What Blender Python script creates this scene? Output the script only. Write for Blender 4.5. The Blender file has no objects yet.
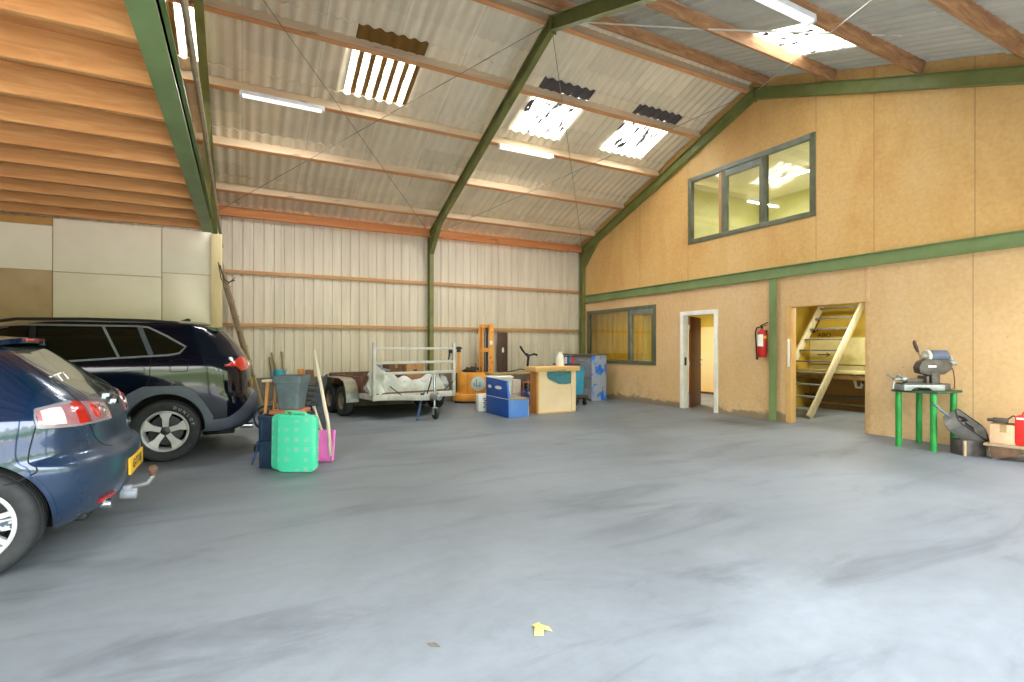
import bpy, bmesh, math, random
from mathutils import Vector, Matrix, Euler
random.seed(7)
C = bpy.context.scene.collection
PI = math.pi
def R(d): return math.radians(d)

# ------------------------------------------------------------------ helpers
def lin(c):
    o = []
    for v in c:
        v = v/255.0
        o.append(v/12.92 if v <= .04045 else ((v+.055)/1.055)**2.4)
    return (o[0], o[1], o[2], 1)

class NT:
    """tiny node-tree helper"""
    def __init__(s, name):
        s.m = bpy.data.materials.new(name); s.m.use_nodes = True
        s.t = s.m.node_tree; s.n = s.t.nodes; s.l = s.t.links
        s.n.clear()
        s.out = s.n.new('ShaderNodeOutputMaterial')
    def node(s, t, **kw):
        n = s.n.new('ShaderNode'+t)
        for k, v in kw.items():
            if k.startswith('i_'):
                n.inputs[int(k[2:]) if k[2:].isdigit() else k[2:].replace('_', ' ')].default_value = v
            else: setattr(n, k, v)
        return n
    def link(s, a, b): s.l.new(a, b)
    def coord(s, scale=(1, 1, 1), kind='Object'):
        tc = s.node('TexCoord'); mp = s.node('Mapping')
        mp.inputs['Scale'].default_value = scale
        s.link(tc.outputs[kind], mp.inputs['Vector'])
        return mp.outputs['Vector']
    def noise(s, vec, scale, detail=4, rough=.6, dist=0):
        n = s.node('TexNoise'); n.inputs['Scale'].default_value = scale
        n.inputs['Detail'].default_value = detail; n.inputs['Roughness'].default_value = rough
        n.inputs['Distortion'].default_value = dist
        s.link(vec, n.inputs['Vector']); return n.outputs['Fac']
    def ramp(s, fac, stops):
        r = s.node('ValToRGB'); e = r.color_ramp.elements
        e[0].position, e[0].color = stops[0]; e[1].position, e[1].color = stops[-1]
        for p, c in stops[1:-1]:
            x = e.new(p); x.color = c
        s.link(fac, r.inputs['Fac']); return r.outputs['Color']
    def math(s, op, a, b=None, clamp=False):
        n = s.node('Math', operation=op); n.use_clamp = clamp
        for i, v in enumerate((a, b)):
            if v is None: continue
            if isinstance(v, (int, float)): n.inputs[i].default_value = v
            else: s.link(v, n.inputs[i])
        return n.outputs[0]
    def mix(s, fac, a, b, blend='MIX'):
        n = s.node('MixRGB', blend_type=blend)
        for i, v in enumerate((fac, a, b)):
            if isinstance(v, (int, float, tuple)): n.inputs[i].default_value = v
            else: s.link(v, n.inputs[i])
        return n.outputs[0]
    def principled(s, base, rough=.6, metal=0, coat=0, spec=.5, normal=None):
        p = s.node('BsdfPrincipled')
        for k, v in (('Base Color', base), ('Roughness', rough), ('Metallic', metal), ('Coat Weight', coat), ('Specular IOR Level', spec)):
            if isinstance(v, (int, float, tuple)): p.inputs[k].default_value = v
            else: s.link(v, p.inputs[k])
        if normal: s.link(normal, p.inputs['Normal'])
        s.link(p.outputs[0], s.out.inputs[0]); return p
    def bump(s, h, strength=.3, dist=.02):
        b = s.node('Bump'); b.inputs['Strength'].default_value = strength; b.inputs['Distance'].default_value = dist
        s.link(h, b.inputs['Height']); return b.outputs[0]

def mat(name, col, col2=None, rough=.6, metal=0, scale=6, stretch=(1, 1, 1), detail=4, coat=0, bump=0, lo=.35, hi=.65, spec=.5):
    t = NT(name)
    if col2 is None:
        col2 = tuple(v*.86 for v in col)
    f = t.noise(t.coord(stretch), scale, detail)
    c = t.ramp(f, [(lo, lin(col2)), (hi, lin(col))])
    t.principled(c, rough, metal, coat, spec, t.bump(f, bump) if bump else None)
    return t.m

def emis(name, col, s):
    t = NT(name); e = t.node('Emission'); e.inputs[0].default_value = lin(col); e.inputs[1].default_value = s
    t.link(e.outputs[0], t.out.inputs[0]); return t.m

def glassm(name, tint=(240, 245, 240), refl=.03, alpha=1.0):
    t = NT(name); a = t.node('BsdfTransparent'); a.inputs[0].default_value = lin(tint)
    g = t.node('BsdfGlossy'); g.inputs['Roughness'].default_value = .03
    lw = t.node('LayerWeight'); lw.inputs[0].default_value = .35
    f = t.math('ADD', t.math('MULTIPLY', lw.outputs['Fresnel'], .28), refl, True)
    mx = t.node('MixShader'); t.link(f, mx.inputs[0]); t.link(a.outputs[0], mx.inputs[1]); t.link(g.outputs[0], mx.inputs[2])
    t.link(mx.outputs[0], t.out.inputs[0]); return t.m

class G:
    def __init__(s): s.v = []; s.f = []
    def add(s, vs, fs, M=None):
        o = len(s.v)
        s.v += [tuple(M @ Vector(p)) if M else tuple(p) for p in vs]
        s.f += [tuple(o+i for i in q) for q in fs]
        return s
    def box(s, c, d, rot=None):
        x, y, z = d[0]/2, d[1]/2, d[2]/2
        vs = [(a, b, e) for a in (-x, x) for b in (-y, y) for e in (-z, z)]
        fs = [(0, 1, 3, 2), (4, 6, 7, 5), (0, 4, 5, 1), (2, 3, 7, 6), (0, 2, 6, 4), (1, 5, 7, 3)]
        M = Matrix.Translation(c)
        if rot: M = M @ Euler([R(a) for a in rot]).to_matrix().to_4x4()
        return s.add(vs, fs, M)
    def bb(s, x0, x1, y0, y1, z0, z1):
        return s.box(((x0+x1)/2, (y0+y1)/2, (z0+z1)/2), (abs(x1-x0), abs(y1-y0), abs(z1-z0)))
    def beam(s, p0, p1, w, h, up=(0, 0, 1)):
        p0, p1 = Vector(p0), Vector(p1); d = p1-p0; L = d.length; d.normalize()
        u = Vector(up); sd = d.cross(u)
        if sd.length < 1e-4: sd = d.cross(Vector((1, 0, 0)))
        sd.normalize(); u = sd.cross(d)
        M = Matrix((sd, d, u)).transposed().to_4x4(); M.translation = (p0+p1)/2
        x, y, z = w/2, L/2, h/2
        vs = [(a, b, e) for a in (-x, x) for b in (-y, y) for e in (-z, z)]
        fs = [(0, 1, 3, 2), (4, 6, 7, 5), (0, 4, 5, 1), (2, 3, 7, 6), (0, 2, 6, 4), (1, 5, 7, 3)]
        return s.add(vs, fs, M)
    def ibeam(s, p0, p1, w, h, up=(0, 0, 1), tf=.012, tw=.008):
        p0, p1 = Vector(p0), Vector(p1); u = Vector(up); d = (p1-p0).normalized(); sd = d.cross(u).normalized(); u = sd.cross(d)
        s.beam(p0+u*(h/2-tf/2), p1+u*(h/2-tf/2), w, tf, u); s.beam(p0-u*(h/2-tf/2), p1-u*(h/2-tf/2), w, tf, u)
        return s.beam(p0, p1, tw, h-2*tf, u)
    def cyl(s, p0, p1, r0, r1=None, n=16, cap=True):
        if r1 is None: r1 = r0
        p0, p1 = Vector(p0), Vector(p1); q = (p1-p0).to_track_quat('Z', 'Y')
        vs = []
        for p, r in ((p0, r0), (p1, r1)):
            for i in range(n):
                a = 2*PI*i/n; vs.append(p+q @ Vector((r*math.cos(a), r*math.sin(a), 0)))
        fs = [(i, (i+1) % n, n+(i+1) % n, n+i) for i in range(n)]
        if cap: fs += [tuple(range(n))[::-1], tuple(range(n, 2*n))]
        return s.add(vs, fs)
    def tube(s, pts, r, n=8):
        P = [Vector(p) for p in pts]; rings = []
        q = None
        for i, p in enumerate(P):
            d = (P[min(i+1, len(P)-1)]-P[max(i-1, 0)]).normalized()
            if q is None: q = d.to_track_quat('Z', 'Y')
            else:
                z = q @ Vector((0, 0, 1)); q = z.rotation_difference(d) @ q
            rr = r[i] if isinstance(r, (list, tuple)) else r
            rings.append([p+q @ Vector((rr*math.cos(2*PI*k/n), rr*math.sin(2*PI*k/n), 0)) for k in range(n)])
        vs = [v for rg in rings for v in rg]; fs = []
        for i in range(len(P)-1):
            for k in range(n):
                fs.append((i*n+k, i*n+(k+1) % n, (i+1)*n+(k+1) % n, (i+1)*n+k))
        fs += [tuple(range(n))[::-1], tuple(range(len(vs)-n, len(vs)))]
        return s.add(vs, fs)
    def prism(s, pts, axis, a0, a1, M=None):
        def mk(p, a):
            return {'x': (a, p[0], p[1]), 'y': (p[0], a, p[1]), 'z': (p[0], p[1], a)}[axis]
        n = len(pts); vs = [mk(p, a0) for p in pts]+[mk(p, a1) for p in pts]
        fs = [(i, (i+1) % n, n+(i+1) % n, n+i) for i in range(n)]+[tuple(range(n))[::-1], tuple(range(n, 2*n))]
        return s.add(vs, fs, M)
    def lathe(s, prof, M=None, n=32):
        vs = []; m = len(prof)
        for i in range(n):
            a = 2*PI*i/n
            vs += [(r*math.cos(a), r*math.sin(a), z) for r, z in prof]
        fs = []
        for i in range(n):
            j = (i+1) % n
            for k in range(m-1): fs.append((i*m+k, j*m+k, j*m+k+1, i*m+k+1))
        return s.add(vs, fs, M)
    def grid(s, fn, nu, nv, M=None, flip=False):
        vs = [fn(i/nu, j/nv) for i in range(nu+1) for j in range(nv+1)]
        fs = []
        for i in range(nu):
            for j in range(nv):
                a = i*(nv+1)+j
                q = (a, a+nv+1, a+nv+2, a+1)
                fs.append(q[::-1] if flip else q)
        return s.add(vs, fs, M)
    def slab(s, fn, bk, nu, nv):
        """closed thin shell: front grid fn and back grid bk"""
        W = nv+1; N = (nu+1)*W
        vs = [fn(i/nu, j/nv) for i in range(nu+1) for j in range(W)]+[bk(i/nu, j/nv) for i in range(nu+1) for j in range(W)]
        fs = []
        for i in range(nu):
            for j in range(nv):
                a = i*W+j; fs.append((a, a+W, a+W+1, a+1)); fs.append((N+a+1, N+a+W+1, N+a+W, N+a))
        for i in range(nu):
            a, b = i*W, (i+1)*W; fs.append((a, N+a, N+b, b)); a += nv; b += nv; fs.append((b, N+b, N+a, a))
        for j in range(nv):
            a, b = j, j+1; fs.append((b, N+b, N+a, a)); a += nu*W; b += nu*W; fs.append((a, N+a, N+b, b))
        return s.add(vs, fs)

def obj(name, g, m, parent=None, smooth=None, bev=0, loc=None, seg=2, norm=True):
    if isinstance(g, list): return [obj(name, q, m, parent, smooth, bev, loc, seg, norm) for q in g][-1]
    me = bpy.data.meshes.new(name); me.from_pydata(g.v, [], g.f)
    b = bmesh.new(); b.from_mesh(me)
    if norm: bmesh.ops.recalc_face_normals(b, faces=b.faces)
    if bev:
        es = [e for e in b.edges if len(e.link_faces) == 2 and e.calc_face_angle(0) > R(30)]
        bmesh.ops.bevel(b, geom=es, offset=bev, segments=seg, profile=.5, affect='EDGES', clamp_overlap=True)
    b.to_mesh(me); b.free()
    if smooth or bev:
        for p in me.polygons: p.use_smooth = True
        me.set_sharp_from_angle(angle=R(smooth or 40))
    me.materials.append(m)
    o = bpy.data.objects.new(name, me); C.objects.link(o)
    if loc: o.location = loc
    if parent: o.parent = parent
    return o

def tag(o, label=None, cat=None, group=None, kind=None):
    if label: o['label'] = label
    if cat: o['category'] = cat
    if group: o['group'] = group
    if kind: o['kind'] = kind
    return o
def thing(name, label, cat, loc=(0, 0, 0), rz=0, group=None):
    o = bpy.data.objects.new(name, None); C.objects.link(o); o.empty_display_size = .1
    o.location = loc; o.rotation_euler = (0, 0, R(rz)); return tag(o, label, cat, group)
def struct(name, g, m, parent=None, **kw):
    o = obj(name, g, m, parent, **kw)
    if not parent: o['kind'] = 'structure'
    return o
def dup(root, loc=None, rz=None, label=None, group=None):
    r = root.copy(); C.objects.link(r)
    if loc: r.location = loc
    if rz is not None: r.rotation_euler = (0, 0, R(rz))
    if label: r['label'] = label
    if group: r['group'] = group
    for ch in list(root.children):
        c = ch.copy(); C.objects.link(c); c.parent = r
        for gg in list(ch.children):
            d = gg.copy(); C.objects.link(d); d.parent = c
    return r
def boolcut(o, cutters, solver='EXACT'):
    for g, m in cutters:
        co = obj('cutter', g, m, o.parent)
        md = o.modifiers.new('b', 'BOOLEAN'); md.operation = 'DIFFERENCE'; md.object = co; md.solver = solver
        md.material_mode = 'TRANSFER'
        dg = bpy.context.evaluated_depsgraph_get(); dg.update()
        me = bpy.data.meshes.new_from_object(o.evaluated_get(dg))
        o.modifiers.clear(); old = o.data; o.data = me; bpy.data.meshes.remove(old)
        bpy.data.objects.remove(co)
def text(name, body, size, m, parent, loc, rot, ext=.001, align='CENTER', sx=1):
    cu = bpy.data.curves.new(name, 'FONT'); cu.body = body; cu.size = size; cu.extrude = ext
    cu.align_x = align; cu.align_y = 'CENTER'
    t = bpy.data.objects.new(name, cu); C.objects.link(t)
    dg = bpy.context.evaluated_depsgraph_get(); dg.update()
    me = bpy.data.meshes.new_from_object(t.evaluated_get(dg)); bpy.data.objects.remove(t)
    me.materials.clear(); me.materials.append(m)
    o = bpy.data.objects.new(name, me); C.objects.link(o); o.parent = parent
    o.location = loc; o.rotation_euler = [R(a) for a in rot]; o.scale = (sx, 1, 1); return o

# ------------------------------------------------------------------ dimensions
WX, WY, LX, FY = 8.68, 12.23, -5.07, .77      # right wall, back wall, left end, open front
RY, SL = 6.5, .375                             # ridge line and roof slope
RT = 6.29                                      # rafter top at the ridge
SH = 6.46                                      # sheet underside at the ridge
def rz(y, z0): return z0-SL*abs(y-RY)
FR = [8.63, 4.1, -.49, LX]
PP = .62+RY
# ------------------------------------------------------------------ materials
def m_floor():
    t = NT('polished_concrete')
    v = t.coord()
    a = t.noise(v, .45, 5, .55, .6); b = t.noise(t.coord((.35, 1.3, 1)), 1.6, 7, .65, 1.0); c = t.noise(v, 9, 6, .7)
    base = t.ramp(a, [(.3, lin((104, 110, 115))), (.5, lin((116, 123, 129))), (.72, lin((128, 136, 144)))])
    st = t.ramp(b, [(.28, (.62, .63, .65, 1)), (.46, (.94, .95, .96, 1)), (.75, (1.07, 1.07, 1.06, 1))])
    fn = t.ramp(c, [(.25, (.86, .86, .86, 1)), (.6, (1.03, 1.03, 1.03, 1))])
    col = t.mix(1.0, t.mix(1.0, base, st, 'MULTIPLY'), fn, 'MULTIPLY')
    d = t.noise(t.coord((1.2, .5, 1)), .9, 8, .7, 1.5)
    col = t.mix(t.ramp(d, [(.60, (0, 0, 0, 1)), (.78, (.42, .42, .42, 1))]), col, lin((74, 80, 86)))
    # oil spots in front of the office door
    sp = t.node('VectorMath', operation='MULTIPLY_ADD')
    tc = t.node('TexCoord'); t.link(tc.outputs['Object'], sp.inputs[0]); sp.inputs[1].default_value = (1.4, .75, 1); sp.inputs[2].default_value = (-11.05, -4.7, 0)
    ln = t.node('VectorMath', operation='LENGTH'); t.link(sp.outputs[0], ln.inputs[0])
    spot = t.math('SUBTRACT', 1.15, t.math('ADD', ln.outputs['Value'], t.math('MULTIPLY', b, .9)), True)
    col = t.mix(t.math('MULTIPLY', spot, 1.3, True), col, lin((70, 76, 80)))
    rgh = t.ramp(c, [(.2, (.44, .44, .44, 1)), (.8, (.58, .58, .58, 1))])
    t.principled(col, rgh, 0, 0, .4, t.bump(c, .08, .01)); return t.m
def m_plyboard(name, c1, c2, c3, seams, z0, grime=False):
    t = NT(name); v = t.coord()
    a = t.noise(t.coord((1, .8, .35)), 1.3, 5, .6, .4); b = t.noise(v, 18, 5, .6)
    col = t.ramp(a, [(.3, lin(c1)), (.5, lin(c2)), (.7, lin(c3))])
    col = t.mix(.10, col, t.ramp(b, [(.3, (0, 0, 0, 1)), (.7, (1, 1, 1, 1))]), 'OVERLAY')
    tc = t.node('TexCoord'); sx = t.node('SeparateXYZ'); t.link(tc.outputs['Object'], sx.inputs[0])
    for s in seams:
        ln = t.math('LESS_THAN', t.math('ABSOLUTE', t.math('SUBTRACT', sx.outputs[1], s)), .007)
        col = t.mix(t.math('MULTIPLY', ln, .45), col, lin((120, 92, 55)))
    if grime:
        n1 = t.noise(t.coord((1, .7, 1)), 2.1, 5, .6)
        hgt = t.math('MULTIPLY_ADD' if False else 'MULTIPLY', n1, .62)
        dk = t.math('MULTIPLY', t.math('SUBTRACT', t.math('SUBTRACT', hgt, .13), sx.outputs[2]), 22, True)
        right = t.math('GREATER_THAN', sx.outputs[1], 5.9)
        dk = t.math('MULTIPLY', dk, right)
        col = t.mix(t.math('MULTIPLY', dk, .8), col, lin((116, 106, 94)))
        n2 = t.noise(t.coord((1, 1, .8)), 3.3, 6, .7)
        low = t.math('MULTIPLY', t.math('SUBTRACT', 1.15, sx.outputs[2]), 1.0, True)
        sm = t.math('MULTIPLY', t.math('MULTIPLY', t.math('SUBTRACT', n2, .5), 5, True), low)
        col = t.mix(t.math('MULTIPLY', sm, .45), col, lin((150, 128, 104)))
        sc = t.noise(t.coord((1, 5, 5)), 2.6, 3, .5)
        col = t.mix(t.ramp(sc, [(.74, (0, 0, 0, 1)), (.78, (.6, .6, .6, 1))]), col, lin((120, 94, 70)))
    t.principled(col, .62, 0, 0, .35); return t.m
def m_wood(name, c1, c2, stretch, scale=3, rough=.65):
    t = NT(name); v = t.coord(stretch)
    a = t.noise(v, scale, 6, .65, 1.2); k = t.noise(t.coord((.8, 3, 3)) if stretch[0] < 1 else v, 2.2, 2)
    col = t.ramp(a, [(.28, lin(c1)), (.5, lin(tuple((p+q)/2 for p, q in zip(c1, c2)))), (.7, lin(c2))])
    col = t.mix(t.ramp(k, [(.68, (0, 0, 0, 1)), (.76, (.55, .55, .55, 1))]), col, lin(tuple(v*.62 for v in c1)))
    t.principled(col, rough, 0, 0, .3); return t.m
def m_sheet(name, c1, c2, streak=True):
    t = NT(name)
    a = t.noise(t.coord((5, .35, .35)), 2.0, 6, .65, .3); b = t.noise(t.coord(), 5, 5, .6)
    col = t.ramp(a, [(.3, lin(c1)), (.7, lin(c2))])
    col = t.mix(.25, col, t.ramp(b, [(.3, lin(c1)), (.7, lin(c2))]))
    tc = t.node('TexCoord'); sx = t.node('SeparateXYZ'); t.link(tc.outputs['Object'], sx.inputs[0])
    wn = t.node('TexWhiteNoise', noise_dimensions='2D'); cb = t.node('CombineXYZ')
    t.link(t.math('FLOOR', t.math('DIVIDE', sx.outputs[0], 1.06)), cb.inputs[0]); t.link(t.math('FLOOR', t.math('DIVIDE', sx.outputs[1], 1.22)), cb.inputs[1])
    t.link(cb.outputs[0], wn.inputs['Vector'])
    col = t.mix(1, col, t.ramp(wn.outputs['Value'], [(0, (.9, .9, .9, 1)), (1, (1.05, 1.05, 1.05, 1))]), 'MULTIPLY')
    seam = t.math('LESS_THAN', t.math('FRACT', t.math('DIVIDE', sx.outputs[0], 1.06)), .012)
    col = t.mix(t.math('MULTIPLY', seam, .35), col, lin((110, 104, 92)))
    t.principled(col, .75, 0, 0, .25); return t.m
def m_skylight(name, mode, lap_shade=(0, 0)):
    t = NT(name)
    tr = t.node('BsdfTransparent'); tr.inputs[0].default_value = (.86, .9, .86, 1)
    tl = t.node('BsdfTranslucent'); tl.inputs[0].default_value = lin((240, 242, 240))
    gl = t.node('MixShader'); gl.inputs[0].default_value = .88
    t.link(tr.outputs[0], gl.inputs[1]); t.link(tl.outputs[0], gl.inputs[2])
    dirt_and_shade = t.node('BsdfDiffuse'); dirt_and_shade.inputs[0].default_value = lin((128, 96, 52) if mode == 'moss' else (92, 86, 86))
    tc = t.node('TexCoord'); sx = t.node('SeparateXYZ'); t.link(tc.outputs['Object'], sx.inputs[0])
    n1 = t.noise(t.coord((6.5, 1.5, 1.5)), 1.9, 4, .6, .3)
    if mode == 'moss':
        w = t.math('SINE', t.math('MULTIPLY', sx.outputs[0], 2*PI/.177))
        n2 = t.noise(t.coord((1, 1, 1)), 5, 4, .6)
        f = t.math('MULTIPLY', t.math('SUBTRACT', t.math('ADD', w, t.math('MULTIPLY', n2, 1.1)), .58), 9, True)
        n3 = t.noise(t.coord(), 42, 3, .7)
        f = t.math('MAXIMUM', f, t.math('MULTIPLY', t.math('SUBTRACT', n3, .60), 9, True))
    else:
        f = t.math('MULTIPLY', t.math('SUBTRACT', n1, .548), 40, True)
    f = t.math('MAXIMUM', f, t.math('MULTIPLY', t.math('GREATER_THAN', sx.outputs[1], lap_shade[0]), t.math('LESS_THAN', sx.outputs[1], lap_shade[1])))  # shade under the row above, painted dark over the lapped end
    mx = t.node('MixShader'); t.link(f, mx.inputs[0]); t.link(gl.outputs[0], mx.inputs[1]); t.link(dirt_and_shade.outputs[0], mx.inputs[2])
    t.link(mx.outputs[0], t.out.inputs[0]); return t.m

M = {}
M['floor'] = m_floor()
M['green'] = mat('green_steel_paint', (126, 134, 76), (108, 116, 62), rough=.45, scale=3)
M['green2'] = mat('green_beam_paint', (122, 142, 92), (106, 126, 78), rough=.5, scale=2)
M['olive'] = mat('olive_steel_paint', (128, 130, 76), (106, 108, 60), rough=.5, scale=3)
M['joist'] = m_wood('joist_pine', (184, 122, 68), (214, 160, 102), (.5, 6, 6))
M['purlin'] = m_wood('purlin_pine_pale', (206, 182, 150), (222, 202, 174), (.5, 6, 6))
M['purlinE'] = m_wood('purlin_edge_pine', (200, 140, 90), (216, 162, 114), (.5, 6, 6))
M['purlinN'] = m_wood('purlin_brown', (132, 90, 60), (200, 156, 112), (.6, 4, 4))
M['plate'] = m_wood('wall_plate_pine', (196, 122, 74), (216, 150, 98), (.5, 6, 6))
M['girt'] = m_wood('girt_pine', (184, 136, 92), (204, 162, 116), (.6, 6, 6))
M['rough'] = m_wood('weathered_timber', (150, 130, 104), (182, 164, 136), (4, 4, .7))
M['paletimber'] = m_wood('pale_post_timber', (206, 186, 140), (222, 206, 164), (5, 5, .5))
M['sheet'] = m_sheet('fibre_cement_sheet', (220, 206, 180), (240, 228, 202))
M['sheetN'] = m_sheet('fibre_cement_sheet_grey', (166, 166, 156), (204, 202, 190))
M['metalwall'] = mat('cream_sheet_metal', (218, 210, 192), (204, 194, 176), rough=.5, scale=2, stretch=(3, 3, .3))
M['plinth'] = mat('concrete_plinth', (128, 118, 110), (92, 86, 82), rough=.9, scale=3)
M['ochre'] = m_plyboard('ochre_upper_board', (198, 152, 90), (208, 168, 106), (214, 178, 122), (5.354, 4.444, 3.204, 8.2, 9.74, 1.98), 2.7)
M['beige'] = m_plyboard('beige_lower_board', (206, 168, 122), (214, 178, 132), (218, 186, 146), (4.531, 3.225, 2.0), 0, True)
M['cream'] = mat('cream_panel', (240, 233, 216), (230, 222, 202), rough=.6, scale=1.5, lo=.3, hi=.7)
M['tan'] = mat('tan_board', (190, 168, 134), (176, 152, 116), rough=.7, scale=2)
M['brownboard'] = mat('brown_hardboard', (186, 140, 72), (170, 124, 60), rough=.7, scale=3)
M['skyA'] = m_skylight('mossy_skylight', 'moss', (7.5, 7.86)); M['skyB'] = m_skylight('dirty_skylight', 'dirt_and_shade', (7.5, 7.86)); M['skyC'] = m_skylight('dirty_near_skylight', 'dirt_and_shade', (5.1, 5.5))
M['white'] = mat('white_paint', (242, 240, 238), (230, 228, 226), rough=.5, scale=4)
M['frame'] = mat('grey_green_window_frame', (104, 108, 88), (86, 90, 70), rough=.5, scale=4)
M['frameT'] = mat('grey_window_rail', (126, 132, 124), (108, 114, 106), rough=.5, scale=4)
M['glass'] = glassm('window_glass')
M['black'] = mat('black_plastic', (34, 34, 36), (24, 24, 26), rough=.5)
M['rubber'] = mat('tyre_rubber', (44, 47, 52), (34, 36, 40), rough=.75, scale=20)
M['dark'] = mat('dark_void', (20, 20, 20), (14, 14, 14), rough=.9)
M['alloy'] = mat('alloy_silver', (206, 208, 210), (186, 188, 192), rough=.38, metal=.25)
M['trim'] = mat('satin_trim', (138, 144, 156), (124, 130, 142), rough=.4, metal=.2)
M['alloyD'] = mat('alloy_dark', (70, 72, 78), (56, 58, 62), rough=.4, metal=.6)
M['chrome'] = mat('satin_chrome', (200, 205, 212), (180, 186, 194), rough=.25, metal=.9)
M['steel'] = mat('galvanised_steel', (176, 180, 180), (140, 144, 146), rough=.45, metal=.6, scale=8)
M['rust'] = mat('rusty_steel', (122, 92, 70), (84, 62, 50), rough=.8, scale=9)
M['red'] = mat('red_paint', (206, 40, 34), (184, 30, 26), rough=.4)
M['suv'] = mat('black_blue_car_paint', (8, 16, 36), (7, 14, 32), rough=.1, metal=.1, spec=.35, coat=.35, scale=3)
M['clad'] = mat('grey_plastic_cladding', (82, 90, 106), (72, 80, 94), rough=.5)
M['tint'] = mat('tinted_car_glass', (22, 26, 22), (18, 22, 18), rough=.04, spec=.7)
M['lens'] = mat('red_lamp_lens', (214, 30, 26), (180, 18, 18), rough=.12, coat=1)
M['yellow'] = mat('yellow_plate', (236, 190, 50), (222, 172, 40), rough=.5)
M['bluecol'] = mat('royal_blue_board', (30, 84, 176), (26, 74, 160), rough=.5)
M['bluelt'] = mat('light_blue_laminate', (88, 140, 226), (80, 130, 214), rough=.5)
M['pine'] = m_wood('counter_pine', (216, 168, 108), (232, 190, 134), (.6, 5, 5))
M['palewood'] = mat('counter_panel_birch', (240, 216, 188), (234, 206, 174), rough=.6, scale=3)
M['darkpine'] = m_wood('counter_side_pine', (178, 112, 52), (196, 130, 66), (4, 4, .6))
M['teal'] = mat('teal_cloth', (80, 138, 156), (64, 120, 138), rough=.85, scale=12)
M['orange'] = mat('orange_machine_paint', (236, 166, 70), (216, 142, 54), rough=.5, scale=5)
M['cardboard'] = mat('cardboard', (184, 142, 98), (170, 126, 84), rough=.85)
M['cardboardD'] = mat('brown_cardboard_dark', (116, 82, 58), (98, 68, 46), rough=.85)
M['tarp'] = mat('white_tarp', (222, 224, 224), (192, 194, 196), rough=.7, scale=5)
M['mint'] = None
M['pink'] = mat('pink_plastic', (232, 134, 206), (222, 118, 194), rough=.45)
M['pot'] = mat('slate_grey_plastic', (98, 112, 122), (80, 94, 102), rough=.6, scale=7)
M['chair'] = mat('dark_grey_plastic', (62, 70, 84), (48, 54, 66), rough=.45)
M['navy'] = mat('navy_plastic', (34, 56, 84), (26, 42, 66), rough=.5)
M['handle'] = m_wood('tool_handle_wood', (188, 130, 72), (206, 152, 96), (6, 6, .8))
M['handleW'] = m_wood('pale_handle_wood', (216, 200, 180), (230, 216, 198), (6, 6, .8))
M['sawgreen'] = mat('bright_green_paint', (36, 150, 66), (26, 126, 54), rough=.4, scale=5)
M['castgrey'] = mat('dark_cast_iron', (92, 86, 78), (66, 62, 58), rough=.55, metal=.3, scale=9)
M['casting'] = mat('grey_casting', (160, 166, 166), (136, 142, 142), rough=.5, metal=.3)
M['greymetal'] = mat('grey_hammered_metal', (150, 146, 144), (132, 128, 126), rough=.45, metal=.4)
M['cabgrey'] = mat('grey_blue_cabinet', (146, 152, 168), (130, 136, 152), rough=.5, scale=3)
M['brown'] = mat('brown_door', (110, 62, 42), (92, 48, 32), rough=.45, scale=2, stretch=(4, 4, .5))
M['plank'] = mat('dark_brown_plank', (86, 64, 56), (70, 50, 44), rough=.6, scale=3, stretch=(5, 5, .5))
M['turq'] = mat('turquoise_plastic', (40, 176, 206), (30, 160, 190), rough=.4)
M['wire'] = mat('wire_grey', (150, 142, 122), (130, 122, 104), rough=.6)
M['wireW'] = mat('white_cable', (226, 222, 208), (206, 202, 188), rough=.6)
M['lampoff'] = mat('white_lamp_housing', (236, 238, 240), (224, 226, 228), rough=.35)
M['cyanbin'] = mat('sky_blue_plastic', (70, 170, 220), (60, 158, 206), rough=.45)

# ------------------------------------------------------------------ camera
F_PX = 514.0
cam_d = bpy.data.cameras.new('camera'); cam = bpy.data.objects.new('camera', cam_d); C.objects.link(cam)
cam_d.sensor_width = 36; cam_d.lens = F_PX/1024*36; cam_d.shift_y = 6.4/1024
cam.location = (0, 0, 1.35); cam.rotation_euler = (R(90), 0, -math.atan(270.2/514)); cam_d.clip_start = .05
bpy.context.scene.camera = cam

# ------------------------------------------------------------------ setting: floor, walls, roof
struct('floor', G().bb(LX-.3, 12.4, -7, WY+.3, -.2, 0), M['floor'])
yard = mat('yard_paving', (134, 130, 120), (112, 108, 98), rough=.9, scale=1)
struct('ground', G().bb(-40, 45, -45, -7, -.22, -.02), yard)

# trapezoid steel sheet on the back wall
def trap(x):
    p = (x/.2) % 1.0
    return 0 if p < .62 else (.024*(p-.62)/.08 if p < .70 else (.024 if p < .92 else .024*(1-p)/.08))
g = G(); xs = []; x = LX-.1
while x < WX+.1:
    for q in (0, .124, .14, .184): xs.append(x+q)
    x += .2
xs = [min(x, WX) for x in xs]
pts = [(x, WY+.0+trap(x-LX+.1)) for x in xs]
n = len(pts)
g.add([(a, b, z) for z in (.66, 4.36) for a, b in pts]+[(a, b+.004, z) for z in (.66, 4.36) for a, b in pts],
      [(i, i+1, n+i+1, n+i) for i in range(n-1)]+[(2*n+i+1, 2*n+i, 3*n+i, 3*n+i+1) for i in range(n-1)])
struct('wall_back', g, M['metalwall'], norm=False)
struct('baseboard_back', G().bb(LX, WX, WY-.10, WY+.12, 0, .70), M['plinth'])

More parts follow.
